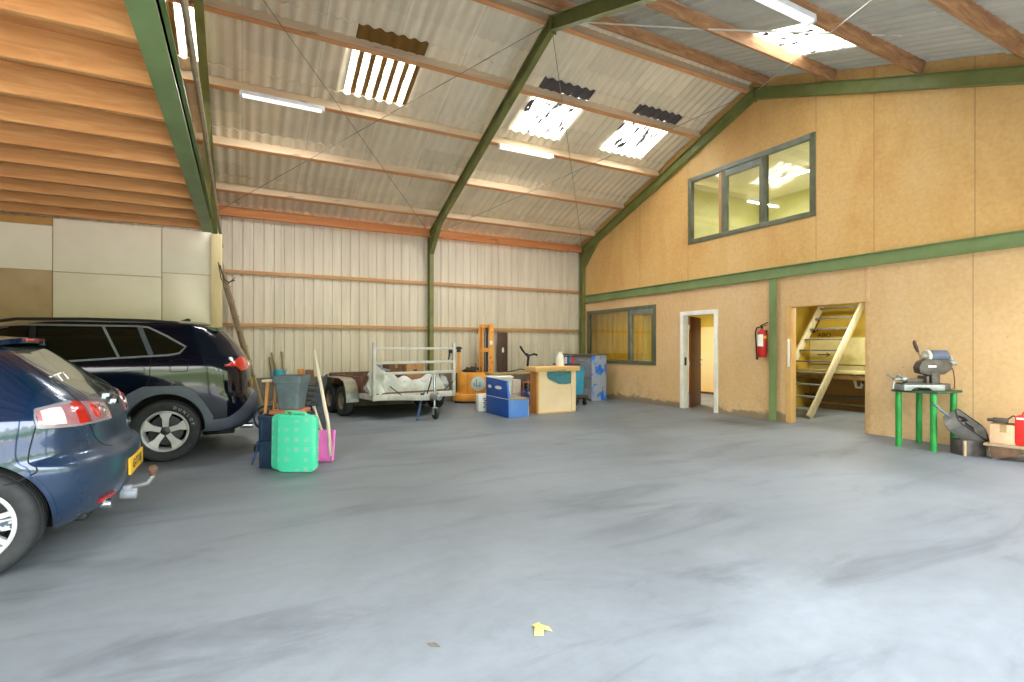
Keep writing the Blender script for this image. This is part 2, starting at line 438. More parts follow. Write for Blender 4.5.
# right wall with its openings, lower boards and upper gable boards
holes = [(9.2, 11.885, .95, 2.35), (7.42, 8.40, -.1, 2.13), (4.56, 5.81, -.1, 2.08), (5.38, 8.16, 3.62, 5.02)]
def cut(y0, y1, z0, z1): return (G().bb(WX-.3, WX+.5, y0, y1, z0, z1), M['beige'])
wr = struct('wall_right', G().bb(WX, WX+.12, FY, WY+.1, 0, 2.70), M['beige'])
boolcut(wr, [cut(*h) for h in holes[:3]])
wu = struct('wall_right.001', G().prism([(FY, 2.72), (WY+.1, 2.72), (WY+.1, rz(WY+.1, SH+.05)), (RY, SH+.05), (FY, rz(FY, SH+.05))], 'x', WX, WX+.12), M['ochre'])
boolcut(wu, [(cut(*holes[3])[0], M['ochre'])])

# left side: boarded partition behind the cars, end wall, loft deck
PY = 9.2
struct('wall_left', G().bb(LX, -.50, PY+.02, PY+.10, 0, 3.12), M['tan'])
bd = [(-2.30, -1.06, 2.40, 3.13, 'cream'), (-2.30, -1.06, .0, 2.39, 'cream'), (-1.05, -.42, 2.47, 3.13, 'cream'), (-1.05, -.42, 0, 2.46, 'cream'),
      (-3.6, -2.31, 2.41, 3.02, 'cream'), (-3.6, -2.31, 0, 2.40, 'tan'), (-5.0, -3.61, 0, 3.02, 'cream'), (-5.0, -2.31, 3.03, 3.13, 'brownboard')]
for x0, x1, z0, z1, m in bd:
    struct('wall_left', G().bb(x0, x1, PY, PY+.018, z0, z1), M[m], bev=.003)
struct('wall_end', G().prism([(FY, 0), (WY, 0), (WY, rz(WY, SH)), (RY, SH), (FY, rz(FY, SH))], 'x', LX-.15, LX-.05), M['cream'])
struct('ceiling', G().bb(LX, -.42, FY+.1, PY, 3.335, 3.36), M['joist'])

struct('wall_front_light_block', G().prism([(LX, 3.0), (WX+.12, 3.0), (WX+.12, rz(FY, SH)), (LX, rz(FY, SH))], 'y', FY-.1, FY), M['cream'])  # unseen header above the opening, added to hold back sky light
# roof of corrugated fibre-cement sheets in rows; every row laps over the one below it
def sheet_row(y_up, y_dn, x0, x1, side, name, m, kind='structure'):
    nx = max(2, int((x1-x0)/.0221)); hw = .019
    d0, d1 = abs(y_up-RY), abs(y_dn-RY)
    def pt(u, v, th):
        x = x0+(x1-x0)*u; d = d0+(d1-d0)*v
        return (x, RY+side*d, SH-SL*d-.016+.038*v+hw*(1+math.sin(2*PI*x/.177))+th)
    g = G().slab(lambda u, v: pt(u, v, 0), lambda u, v: pt(u, v, .011), nx, 1)
    o = obj(name, g, m, smooth=60)
    if kind: o['kind'] = kind
    return o
farY = [6.62, 7.82, 9.05, 10.28, 11.5, 12.45]
nearY = [6.38, 5.16, 3.93, 2.70, 1.47, .35]
X0, X1 = LX-.2, WX+.2
sl = {1: [(-1.3, -.56, 'skyA', 'mossy translucent roof sheet beside the loft beam'), (1.50, 2.56, 'skyA', 'mossy brown-ribbed skylight sheet left of the middle rafter'),
          (4.66, 5.74, 'skyB', 'bright skylight sheet just right of the middle rafter, above a tube lamp'), (6.80, 7.93, 'skyB', 'bright skylight sheet nearest the ochre gable wall')]}
for i in range(5):
    up = farY[i]+-.19 if i else RY; dn = farY[i+1]+.05
    gaps = sl.get(i-0, []) if i == 1 else []
    x = X0
    for a, b, m, lab in gaps:
        sheet_row(up, dn, x, a, 1, 'ceiling', M['sheet'])
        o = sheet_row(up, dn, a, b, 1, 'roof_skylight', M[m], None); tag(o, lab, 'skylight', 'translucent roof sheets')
        x = b
    sheet_row(up, dn, x, X1, 1, 'ceiling', M['sheet'])
for i in range(5):
    up = nearY[i]+.17 if i else RY; dn = nearY[i+1]-.05
    x = X0
    if i == 1 or i == 2:
        gp = (6.62, 7.70) if i == 1 else None
        if gp:
            sheet_row(up, dn, x, gp[0], -1, 'ceiling', M['sheetN'])
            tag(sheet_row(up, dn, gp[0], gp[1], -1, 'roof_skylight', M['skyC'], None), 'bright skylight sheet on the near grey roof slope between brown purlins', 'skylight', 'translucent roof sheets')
            x = gp[1]
    sheet_row(up, dn, x, X1, -1, 'ceiling', M['sheetN'])
struct('trim_1', G().prism([(RY-.3, rz(RY-.3, SH+.07)), (RY, SH+.08), (RY+.3, rz(RY+.3, SH+.07)), (RY+.3, rz(RY+.3, SH+.08)), (RY, SH+.1), (RY-.3, rz(RY-.3, SH+.08))], 'x', X0, X1), M['sheet'])

# purlins
ang = math.atan(SL)
fl_ = ['ridge', 'second', 'third', 'fourth', 'lowest']
for i in range(5):
    y = farY[i]; nrm = Vector((0, -SL, -1)).normalized(); sdir = Vector((0, 1, -SL)).normalized()
    h, w = .165, .07
    base = Vector((0, y, rz(y, RT)))
    pl = thing('roof_purlin', ('pale timber purlin next to the ridge on the far roof slope', 'second pale purlin below the ridge, along the skylight tops', 'third pale purlin down, carrying two tube lamps',
               'fourth pale purlin below the ridge on the far slope', 'lowest pale purlin just above the orange wall plate')[i], 'purlin', (0, y, rz(y, RT)), 0, 'far slope purlins')
    a = G().beam(Vector((LX, 0, 0))-nrm*h/2, Vector((WX-.05, 0, 0))-nrm*h/2, w, h, -nrm)
    obj('purlin_body', a, M['purlin'], pl)
    obj('purlin_edge', G().beam(Vector((LX, 0, 0))+nrm*.004, Vector((WX-.05, 0, 0))+nrm*.004, w+.004, .012, -nrm), M['purlinE'], pl)
for i in range(5):
    y = nearY[i]-.10; nrm = Vector((0, SL, -1)).normalized(); h, w = .165, .075
    o = obj('roof_purlin', G().beam(Vector((LX, 0, 0))-nrm*h/2, Vector((WX-.05, 0, 0))-nrm*h/2, w, h, -nrm), M['purlinN'], loc=(0, y, rz(y, RT)), bev=.006)
    tag(o, ('red-brown purlin beside the ridge on the near roof slope', 'red-brown purlin second from the ridge, crossing above the apex', 'knotty brown purlin beside the near skylight',
            'knotty brown purlin cut off by the top right corner', 'brown purlin nearest the open front')[i], 'purlin', 'near slope purlins')
tag(obj('wall_plate', G().bb(LX, WX-.08, WY-.16, WY-.08, 4.06, 4.25), M['plate'], bev=.005), 'orange timber wall plate along the top of the cream sheet wall', 'wall plate')
for z, lab in ((2.93, 'upper thin timber rail across the cream sheet wall'), (1.82, 'lower thin timber rail across the cream sheet wall')):
    tag(obj('wall_girt', G().bb(LX, WX-.08, WY-.062, WY-.002, z-.035, z+.04), M['girt'], bev=.004), lab, 'rail', 'timber rails on the back wall')

# steel portal frames
labs = ['green steel portal frame standing against the ochre gable wall', 'olive steel portal frame crossing the middle of the barn', 'green steel portal frame at the loft edge', 'steel portal frame at the far end of the loft']
for i, X in enumerate(FR):
    t = thing('portal_frame', labs[i], 'steel frame', (X, WY-.14, 0), 0, 'steel portal frames')
    k = WY-.14
    up = Vector((0, SL, 1)).normalized(); un = Vector((0, -SL, 1)).normalized()
    zb = RT-.11/math.cos(ang)
    me = M['olive'] if i in (1,) else M['green']
    obj('post', G().ibeam((0, 0, 0), (0, 0, 4.15), .10, .18, (0, 1, 0)), M['olive'] if i < 2 else me, t)
    obj('rafter', G().ibeam((0, .06, rz(WY-.08, zb)), (0, RY-k, zb), .10, .20, (0, SL, 1)), me, t)
    obj('rafter', G().ibeam((0, FY+.1-k, rz(FY+.1, zb)), (0, RY-k, zb), .10, .20, (0, -SL, 1)), me if i != 1 else M['green'], t)
    obj('post', G().ibeam((0, FY+.12-k, 0), (0, FY+.12-k, rz(FY+.12, zb)), .10, .18, (0, 1, 0)), me, t)
    hz = rz(WY-.3, zb-.1)
    obj('haunch', G().prism([(-.08, hz-.42), (-.72, rz(k-.72, zb-.09)), (-.08, rz(k-.08, zb-.09))], 'x', -.006, .006).beam((0, -.09, hz-.40), (0, -.74, rz(k-.74, zb-.09)), .10, .012, (0, 1, 1)), me, t)
    pg = G().box((0, RY-k, zb-.02), (.12, .02, .26))
    for sy in (-1, 1):
        for sz in (-.06, .06):
            pg.cyl((.03, RY-k-.02*sy, zb+sz), (.03, RY-k+.025*sy, zb+sz), .012, n=6)
    obj('apex_plate', pg, me, t)
# green edge beam along the right wall and its post
tag(obj('steel_beam', G().ibeam((WX-.03, FY, 2.715), (WX-.03, WY-.25, 2.715), .09, .20), M['green2']), 'long green steel beam between lower and upper right wall', 'steel beam')
tag(obj('steel_post', G().ibeam((WX-.02, 6.12, 0), (WX-.02, 6.12, 2.60), .14, .09, (1, 0, 0)), M['green2']), 'green steel post between fire extinguisher and ladder opening', 'steel post')

# loft: green edge beam, joists
t = thing('loft_beam', 'big green steel edge beam carrying the timber loft joists', 'steel beam', (-.46, 0, 3.23))
obj('flange', G().bb(-.07, .07, FY+.1, 9.12, -.12, -.105), M['green2'], t); obj('web', G().bb(-.006, .006, FY+.1, 9.12, -.105, .105), M['green2'], t)
obj('flange', G().bb(-.07, .07, FY+.1, 9.12, .105, .12), M['green2'], t)
tag(obj('loft_hanger', G().ibeam((-.47, 9.06, 3.36), (-.47, 9.06, rz(9.06, RT-.2)), .09, .09, (0, 1, 0)), M['olive']), 'short green steel hanger from rafter down to the loft beam', 'steel post')
tag(obj('conduit_pipe', G().tube([(-.30, 1.5, 3.42), (-.31, 5, 3.42), (-.33, 9.0, 3.40), (-.35, 11.9, 3.38)], .022), M['rough']), 'thin grey pipe running beside the green loft beam', 'pipe')
ys = [8.93-.589*k for k in range(15)]
for k, y in enumerate(ys):
    if y < 1.0: continue
    lab = ['timber loft joist right against the cream panel wall'] + ['%s timber loft joist from the cream panel wall' % w for w in ('second', 'third', 'fourth', 'fifth', 'sixth', 'seventh', 'eighth', 'ninth', 'tenth', 'eleventh', 'twelfth', 'thirteenth', 'fourteenth')]
    tag(obj('loft_joist', G().bb(LX+.02, -.475, y-.03, y+.03, 3.115, 3.332), M['joist'], bev=.004), lab[k], 'joist', 'timber loft joists')
tag(obj('timber_post', G().bb(-.42, -.27, PY-.06, PY+.05, 0, 3.10), M['paletimber'], bev=.005), 'pale timber post at the end of the cream panel wall', 'post')
tag(obj('wire_bundle', G().tube([(-.30, 9.1, 2.62), (-.27, 9.08, 2.5), (-.24, 9.1, 2.40), (-.18, 9.1, 2.36), (-.10, 9.12, 2.40)], .010).tube([(-.32, 9.1, 2.66), (-.28, 9.07, 2.4), (-.20, 9.1, 2.32), (-.1, 9.14, 2.44)], .007), M['black']),
    'small loop of dark cable hanging on the pale timber post', 'cable')

# bracing rods and cables under the roof
def rod(a, b, r, m, lab, n=1, sag=0, grp='thin bracing wires under the roof'):
    a, b = Vector(a), Vector(b)
    pts = [a.lerp(b, i/10)-Vector((0, 0, sag*4*(i/10)*(1-i/10))) for i in range(11)] if sag else [a, b]
    return tag(obj('bracing_wire', G().tube(pts, r, 6), m), lab, 'wire', grp)
e, rdg = rz(12.0, RT-.12), RT-.1
rod((-.44, 6.6, rdg), (4.05, 12.0, e), .006, M['wire'], 'thin wire from loft frame ridge down to middle post')
rod((-.44, 12.0, e), (4.05, 6.6, rdg), .006, M['wire'], 'thin wire from back left corner up to middle apex')
rod((4.15, 6.6, rdg), (8.58, 12.0, e), .006, M['wire'], 'thin wire from middle apex down to far right corner')
rod((4.15, 12.0, e), (8.58, 6.6, rdg), .006, M['wire'], 'thin wire from middle post up to gable apex')
rod((8.58, 6.4, rdg), (4.15, 1.2, rz(1.2, RT-.12)), .006, M['wireW'], 'pale wire from gable apex across the near slope')
rod((4.1, 6.35, RT-.15), (8.62, 2.62, 5.17), .011, M['wireW'], 'white cable strung from middle apex to the right wall', sag=.05)

# fluorescent tube lamps fixed under purlins
def tube_lamp(x0, x1, y, side, lab):
    z = rz(y, RT)-.055
    t = thing('tube_lamp', lab, 'tube lamp', ((x0+x1)/2, y, z), 0, 'fluorescent tube lamps')
    L = (x1-x0)/2
    obj('housing', G().prism([(-.06, .05), (.06, .05), (.045, .0), (-.045, .0)], 'x', -L, L), M['lampoff'], t)
    for s in (-1, 1):
        obj('tube', G().cyl((-L+.03, s*.03, -.018), (L-.03, s*.03, -.018), .013, n=10), M['tube'], t)
        obj('end_cap', G().box((s*L, 0, .005), (.03, .11, .07)), M['lampoff'], t)
M['tube'] = emis('tube_glow', (255, 252, 244), .8)
tube_lamp(-.02, 1.20, 9.03, 1, 'white tube lamp on the third purlin near the loft')
tube_lamp(4.46, 5.68, 9.03, 1, 'white tube lamp on the third purlin beneath a skylight')
tube_lamp(4.72, 5.94, 3.72, -1, 'white tube lamp under the near slope at the top edge')

# ------------------------------------------------------------------ window and door joinery on the right wall
def wframe(name, y0, y1, z0, z1, muls, rail, kind='structure'):
    t = bpy.data.objects.new(name, None); C.objects.link(t); t.location = (WX, (y0+y1)/2, z0); t['kind'] = 'structure'
    o = Vector(t.location); f = .075
    def B(y0_, y1_, z0_, z1_, nm, m, x0=-.025, x1=.07):
        return obj(nm, G().bb(x0, x1, y0_-o.y, y1_-o.y, z0_-o.z, z1_-o.z), m, t, bev=.004)
    B(y0-.02, y0+f, z0-.02, z1+.02, 'frame', M['frame']); B(y1-f, y1+.02, z0-.02, z1+.02, 'frame', M['frame'])
    B(y0+f, y1-f, z0-.02, z0+f, 'frame', M['frame']); B(y0+f, y1-f, z1-f, z1+.02, 'frame', M['frameT'] if rail else M['frame'])
    for m in muls: B(m-.05, m+.05, z0+f, z1-f, 'mullion', M['frame'])
    ed = [y0+f]+[q for m in muls for q in (m-.05, m+.05)]+[y1-f]
    for a, b in zip(ed[::2], ed[1::2]):
        obj('pane', G().bb(.018, .024, a-o.y, b-o.y, z0+f-o.z, z1-f-o.z), M['glass'], t)
    return t, B
w1, B1 = wframe('window_1', 9.2, 11.885, .95, 2.35, [10.12], False)
B1(9.27, 10.07, 2.16, 2.28, 'sash_rail', M['frameT'], -.03, .03); B1(9.27, 9.33, 1.02, 2.16, 'sash_stile', M['frame'], -.01, .04); B1(10.02, 10.08, 1.02, 2.16, 'sash_stile', M['frameT'], -.03, .04)
w2, B2 = wframe('window_2', 5.38, 8.16, 3.62, 5.02, [6.34, 7.24], True)
B2(6.39, 7.19, 4.80, 4.93, 'sash_rail', M['frameT'], -.03, .03); B2(6.39, 6.43, 3.69, 4.8, 'sash_stile', M['frame'], -.02, .03); B2(7.15, 7.19, 3.69, 4.8, 'sash_stile', M['frame'], -.02, .03)
B2(7.29, 7.37, 3.69, 4.93, 'timber_stile', M['girt'], -.01, .02)
# office door
d = bpy.data.objects.new('door_1', None); C.objects.link(d); d.location = (WX, 7.9, 0); d['kind'] = 'structure'
obj('frame', G().bb(-.03, .13, .42, .51, 0, 2.14), M['white'], d, bev=.004); obj('frame', G().bb(-.03, .13, -.51, -.42, 0, 2.14), M['white'], d, bev=.004)
obj('frame', G().bb(-.03, .13, -.42, .42, 2.05, 2.14), M['white'], d, bev=.004)
leaf = obj('leaf', G().bb(0, .83, -.04, 0, .01, 2.04), M['brown'], d, bev=.004); leaf.location = (.135, .405, 0); leaf.rotation_euler = (0, 0, R(27))
obj('handle', G().box((.77, -.045, 1.02), (.045, .01, .22)).cyl((.77, -.04, 1.06), (.77, -.095, 1.06), .012, n=8).cyl((.77, -.09, 1.06), (.65, -.09, 1.06), .012, n=8).cyl((.77, -.04, .95), (.77, -.06, .95), .016, n=8), M['chrome'], leaf)
for z in (.25, 1.0, 1.8): obj('hinge', G().cyl((0, 0, z-.05), (0, 0, z+.05), .014, n=8), M['chrome'], leaf)
obj('strike_plate', G().bb(.02, .07, .408, .42, .95, 1.13), M['black'], d)
# opening with timber jamb
struct('trim_2', G().bb(WX-.012, WX+.135, 5.80, 5.90, 0, 2.09).bb(WX+.0, WX+.13, 4.56, 4.575, 0, 2.08).bb(WX+.002, WX+.132, 4.575, 5.80, 2.065, 2.10), mat('jamb_board', (216, 174, 112), (204, 158, 98), scale=2), bev=.002)
tag(obj('edge_guard', G().bb(WX-.022, WX-.010, 5.82, 5.86, 1.0, 1.5), M['white'], bev=.003), 'white strip on the left jamb of the ladder opening', 'strip')
tag(obj('corner_strip', G().bb(WX-.012, WX, 4.50, 4.56, 0, 2.62), mat('strip_board', (214, 178, 134), (196, 156, 110), scale=9), bev=.002), 'narrow board strip on the right edge of the ladder opening', 'strip')

# rooms behind the right wall
oliv = mat('olive_yellow_wall', (196, 170, 66), (182, 154, 52), rough=.7, scale=1.5)
ylw = mat('pale_yellow_wall', (222, 220, 172), (206, 204, 150), rough=.7, scale=1.0)
brw = mat('brown_panel_wall', (150, 118, 72), (134, 102, 58), rough=.7, scale=2)
orr = mat('orange_cream_wall', (236, 200, 132), (226, 204, 156), rough=.6, scale=1.2, lo=.3, hi=.7)
BX = 11.6
struct('wall_store_back', G().bb(BX, BX+.1, 3.0, 7.34, 0, 2.6), brw)
struct('wall_store_back.001', G().bb(BX-.012, BX, 3.0, 7.34, 1.0, 2.6), oliv)
struct('wall_store_left', G().bb(WX+.12, BX, 7.30, 7.40, 0, 2.6), oliv)
struct('wall_store_right', G().bb(WX+.12, BX, 3.0, 3.1, 0, 2.6), oliv)
struct('wall_office_back', G().bb(12.0, 12.1, 7.4, 12.3, 0, 2.6), orr)
struct('wall_office_back.001', G().bb(11.98, 12.0, 7.4, 12.3, 1.95, 2.6), oliv)
struct('wall_office_right', G().bb(BX, 12.1, 7.30, 7.40, 0, 2.6), oliv)
struct('wall_office_left', G().bb(WX+.12, 12.1, 12.2, 12.3, 0, 2.6), oliv)
struct('ceiling', G().bb(WX+.12, 12.1, 3.0, 12.3, 2.6, 2.70), mat('room_ceiling', (214, 206, 180), rough=.8))
struct('wall_upper_back', G().bb(12.0, 12.1, 2.0, 11.0, 2.7, 5.4), ylw)
struct('wall_upper_left', G().bb(WX+.12, 12.1, 8.9, 9.0, 2.7, 5.4), ylw)
struct('wall_upper_right', G().bb(WX+.12, 12.1, 4.4, 4.5, 2.7, 5.4), mat('pale_screen_wall', (226, 226, 190), (216, 216, 172), scale=1))
struct('ceiling', G().bb(WX+.12, 12.1, 4.4, 9.0, 5.15, 5.25), M['white'])
struct('door_2', G().bb(11.96, 12.0, 10.9, 10.98, 0, 2.0).bb(11.96, 12.0, 9.9, 10.9, 0, .06), M['brown'])
# curtain behind the office window
g = G().slab(lambda u, v: (WX+.30+.02*math.sin(u*62), 9.95+2.2*u, .75+1.75*v), lambda u, v: (WX+.306+.02*math.sin(u*62), 9.95+2.2*u, .75+1.75*v), 120, 1)
ctm = NT('olive_curtain'); cn = ctm.ramp(ctm.noise(ctm.coord((1, 4, .3)), 3, 4), [(.35, lin((206, 176, 70))), (.65, lin((222, 194, 92)))])
cd, ctl, cmx = ctm.node('BsdfDiffuse'), ctm.node('BsdfTranslucent'), ctm.node('MixShader')
ctm.link(cn, cd.inputs[0]); ctm.link(cn, ctl.inputs[0]); cmx.inputs[0].default_value = .6
ctm.link(cd.outputs[0], cmx.inputs[1]); ctm.link(ctl.outputs[0], cmx.inputs[2]); ctm.link(cmx.outputs[0], ctm.out.inputs[0])
tag(obj('curtain', g, ctm.m, smooth=60), 'olive yellow curtain hanging behind the lower window', 'curtain')
# ------------------------------------------------------------------ cars: bodies lofted from level slices, panels laid on that surface
def pchip(keys):
    xs = [k[0] for k in keys]; ys = [k[1] for k in keys]; n = len(xs)
    h = [xs[i+1]-xs[i] for i in range(n-1)]; dl = [(ys[i+1]-ys[i])/h[i] for i in range(n-1)]
    m = [dl[0]]+[0 if dl[i-1]*dl[i] <= 0 else 2*dl[i-1]*dl[i]/(dl[i-1]+dl[i]) for i in range(1, n-1)]+[dl[-1]]
    def f(x):
        x = min(max(x, xs[0]), xs[-1])
        i = 0
        while i < n-2 and x > xs[i+1]: i += 1
        t = (x-xs[i])/h[i]; a = t*t*t; b = t*t
        return ys[i]*(2*a-3*b+1)+h[i]*m[i]*(a-2*b+t)+ys[i+1]*(-2*a+3*b)+h[i]*m[i+1]*(a-b)
    return f

class Car:
    """local frame: x=0 at the rear axle, rear towards +x, near flank towards -y"""
    def __init__(s, xr, xf, w, Rr, Rf, nr=2.6, nf=2.4):
        s.xr, s.xf, s.w = pchip(xr), pchip(xf), pchip(w)
        s.Rr, s.Rf = pchip(Rr), pchip(Rf); s.nf = nf; s.nr = pchip(nr) if isinstance(nr, list) else (lambda z: nr)
        s.z0, s.z1 = w[0][0], w[-1][0]
    def W(s, x, z):
        w, xr, xf = s.w(z), s.xr(z), s.xf(z); Rr, Rf = s.Rr(z), s.Rf(z)
        if x > xr-Rr:
            q = min(1, (x-xr+Rr)/Rr); e = s.nr(z); return w*(1-q**e)**(1/e)
        if x < xf+Rf:
            q = min(1, (xf+Rf-x)/Rf); return w*(1-q**s.nf)**(1/s.nf)
        return w
    def wrap(s, u, z, off=0):
        """u<0 metres along the flank ahead of the rear corner, 0..1 round the near corner to the middle, 1..2 the far half"""
        sg = -1
        if u > 1: u = 2-u; sg = 1
        w, xr, Rr = s.w(z), s.xr(z), s.Rr(z); nr = s.nr(z)
        if u <= 0: return (xr-Rr+u, sg*(w+off), z)
        t = PI/2*(1-u); c, sn = max(math.cos(t), 0)**(2/nr), max(math.sin(t), 0)**(2/nr)
        x, y = xr-Rr+Rr*c, w*sn
        nx, ny = (max(c, 1e-6)**(nr-1))/Rr, (max(sn, 1e-6)**(nr-1))/w
        l = math.hypot(nx, ny); return (x+off*nx/l, sg*(y+off*ny/l), z)
    def side(s, x, z, off=0, sg=-1): return (x, sg*(s.W(x, z)+off), z)
    def body(s, name, m, parent, zs, nc=22, ns=34):
        g = G(); loops = []
        for z in zs:
            w, xr, xf, Rr, Rf = s.w(z), s.xr(z), s.xf(z), s.Rr(z), s.Rf(z); half = []; nr = s.nr(z)
            for i in range(nc+1):
                t = PI/2*i/nc; half.append((xr-Rr+Rr*math.cos(t)**(2/nr) if i < nc else xr-Rr, w*math.sin(t)**(2/nr) if i else 0))
            a, b = xr-Rr, xf+Rf
            for i in range(1, ns): half.append((a+(b-a)*i/ns, w))
            for i in range(nc+1):
                t = PI/2*i/nc; half.append((xf+Rf-Rf*math.sin(t)**(2/s.nf) if i else b, w*math.cos(t)**(2/s.nf) if i < nc else 0))
            full = [(x, -y) for x, y in half]+[(x, y) for x, y in half[-2:0:-1]]
            loops.append([(x, y, z) for x, y in full])
        n = len(loops[0]); vs = [p for l in loops for p in l]
        fs = [(k*n+i, k*n+(i+1) % n, (k+1)*n+(i+1) % n, (k+1)*n+i) for k in range(len(zs)-1) for i in range(n)]
        fs += [tuple(range(n))[::-1], tuple(range(len(vs)-n, len(vs)))]
        g.add(vs, fs)
        return obj(name, g, m, parent, smooth=38)
    def poly(s, pts):
        L = [0]
        for a, b in zip(pts, pts[1:]): L.append(L[-1]+math.hypot(b[0]-a[0], b[1]-a[1]))
        def f(t):
            d = t*L[-1]
            for i in range(len(pts)-1):
                if d <= L[i+1]+1e-9:
                    q = (d-L[i])/max(1e-9, L[i+1]-L[i]); return (pts[i][0]+(pts[i+1][0]-pts[i][0])*q, pts[i][1]+(pts[i+1][1]-pts[i][1])*q)
            return pts[-1]
        return f
    def panel(s, g, bot, top, off=.004, th=.02, nu=24, nv=6, wrap=False, sg=-1):
        fb, ft = s.poly(bot), s.poly(top)
        def P(u, v, o):
            a, b = fb(u), ft(u); q = (a[0]+(b[0]-a[0])*v, a[1]+(b[1]-a[1])*v)
            return s.wrap(q[0], q[1], o) if wrap else s.side(q[0], q[1], o, sg)
        return g.slab(lambda u, v: P(u, v, off), lambda u, v: P(u, v, off-th), nu, nv)
    def strip(s, g, pts, wd, off=.006, th=.02, nu=30, wrap=False, sg=-1):
        f = s.poly(pts)
        def P(u, v, o):
            a = f(u); b = f(min(1, u+.01)); c = f(max(0, u-.01)); dx, dz = b[0]-c[0], b[1]-c[1]; l = math.hypot(dx, dz) or 1
            q = (a[0]-dz/l*wd*(v-.5), a[1]+dx/l*wd*(v-.5))
            return s.wrap(q[0], q[1], o) if wrap else s.side(q[0], q[1], o, sg)
        return g.slab(lambda u, v: P(u, v, off), lambda u, v: P(u, v, off-th), nu, 1)

def both(fn):
    out = []
    for sg in (-1, 1):
        g = G(); fn(g, sg); out.append(g)
    return out
MIR = (lambda q: q, lambda q: 2-q)
def ln(g, p, wd=.008): hb.strip(g, p, wd, .002, .012, 30, True)
def wheel(parent, x, y, r, wd, rim, sg, style, name='wheel'):
    """tyre with a rim and hub as its own pieces; sg: side the face looks to"""
    Mx = Matrix.Translation((x, y, r)) @ Euler((R(90) if sg < 0 else R(-90), 0, 0)).to_matrix().to_4x4()
    h = wd/2
    prof = [(rim-.004, -h*.8), (rim+.006, -h*.9), (r-.045, -h), (r-.014, -h*.93), (r, -h*.72)]
    for k in range(4):
        a = -h*.6+h*1.2*k/4+h*.1; prof += [(r, a-.012), (r-.008, a-.008), (r-.008, a+.004), (r, a+.008)]
    prof += [(r, h*.72), (r-.014, h*.93), (r-.045, h), (rim+.006, h*.9), (rim-.004, h*.8)]
    w = obj(name, G().lathe(prof, Mx, 56), M['rubber'], parent, smooth=50)
    g = G().lathe([(rim-.03, -h*.75), (rim-.006, -h*.8), (rim, -h*.75), (rim-.012, -h*.3), (rim-.012, h*.55), (rim, h*.8), (rim-.012, h*.88), (rim-.026, h*.8), (rim-.034, h*.4), (rim-.04, -h*.5)], Mx, 48)
    zf = h*.72
    if style == 5:
        for k in range(5):
            a0 = 2*PI*k/5+.3
            def S(rr, aw, z): return [(rr*math.cos(a0+q), rr*math.sin(a0+q), z) for q in (-aw, aw)]
            i0, i1, o0, o1 = S(.055, .55, zf-.02), S(.055, .55, zf-.05), S(rim-.02, .30, zf-.002), S(rim-.02, .30, zf-.05)
            md = S((rim+.05)/2, .23, zf-.008); m1 = S((rim+.05)/2, .23, zf-.05)
            vs = i0+md+o0+i1+m1+o1
            fs = [(0, 1, 3, 2), (2, 3, 5, 4), (6, 8, 9, 7), (8, 10, 11, 9), (0, 2, 8, 6), (2, 4, 10, 8), (1, 7, 9, 3), (3, 9, 11, 5), (4, 5, 11, 10), (0, 6, 7, 1)]
            g.add(vs, fs, Mx)
    else:
        for k in range(style):
            a0 = 2*PI*k/style+.2
            for da in (-.11, .11):
                p0 = Mx @ Vector((.05*math.cos(a0+da*2), .05*math.sin(a0+da*2), zf-.03)); p1 = Mx @ Vector(((rim-.015)*math.cos(a0+da), (rim-.015)*math.sin(a0+da), zf-.012))
                g.beam(p0, p1, .028, .03, Mx.to_3x3() @ Vector((0, 0, 1)))
    rm = obj('rim', g, M['alloy'], w, smooth=30)
    gd = G().lathe([(0, zf-.11), (rim-.07, zf-.11), (rim-.07, zf-.125), (0, zf-.125)], Mx, 32)
    obj('brake_disc', gd, M['alloyD'], w, smooth=30)
    gh = G().lathe([(0, zf-.012), (.034, zf-.012), (.06, zf-.026), (.062, zf-.06)], Mx, 20)
    for k in range(5):
        a = 2*PI*k/5+.9; c0 = Mx @ Vector((.044*math.cos(a), .044*math.sin(a), zf-.03)); c1 = Mx @ Vector((.044*math.cos(a), .044*math.sin(a), zf-.006)); gh.cyl(c0, c1, .008, n=6)
    obj('hub', gh, M['alloyD'] if style == 5 else M['alloy'], w, smooth=30)
    return w
def glyphs(body, place, size):
    gs = []
    for k, chh in enumerate(body):
        g = G(); gs.append(g)
        o = text('x', chh, size, M['white'], None, (0, 0, 0), (0, 0, 0), .0008); Mk = place(k)
        g.add([tuple(v.co) for v in o.data.vertices], [tuple(p.vertices) for p in o.data.polygons], Mk); me = o.data; bpy.data.objects.remove(o); bpy.data.meshes.remove(me)
    return gs
def arch_cut(o, x, zc, r, wy, sgs=(-1, 1)):
    for sg in sgs:
        boolcut(o, [(G().cyl((x, sg*(wy+.1), zc), (x, sg*(wy-.30), zc), r, n=40), M['dark'])])
def levels(z0, z1, step, extra=()):
    z = z0; o = []
    while z < z1-.09: o.append(round(z, 4)); z += step
    k = 9
    o += [z1-.085*(1-i/k)**2.0 for i in range(k+1)]
    return sorted(set([q for q in o]+list(extra)))

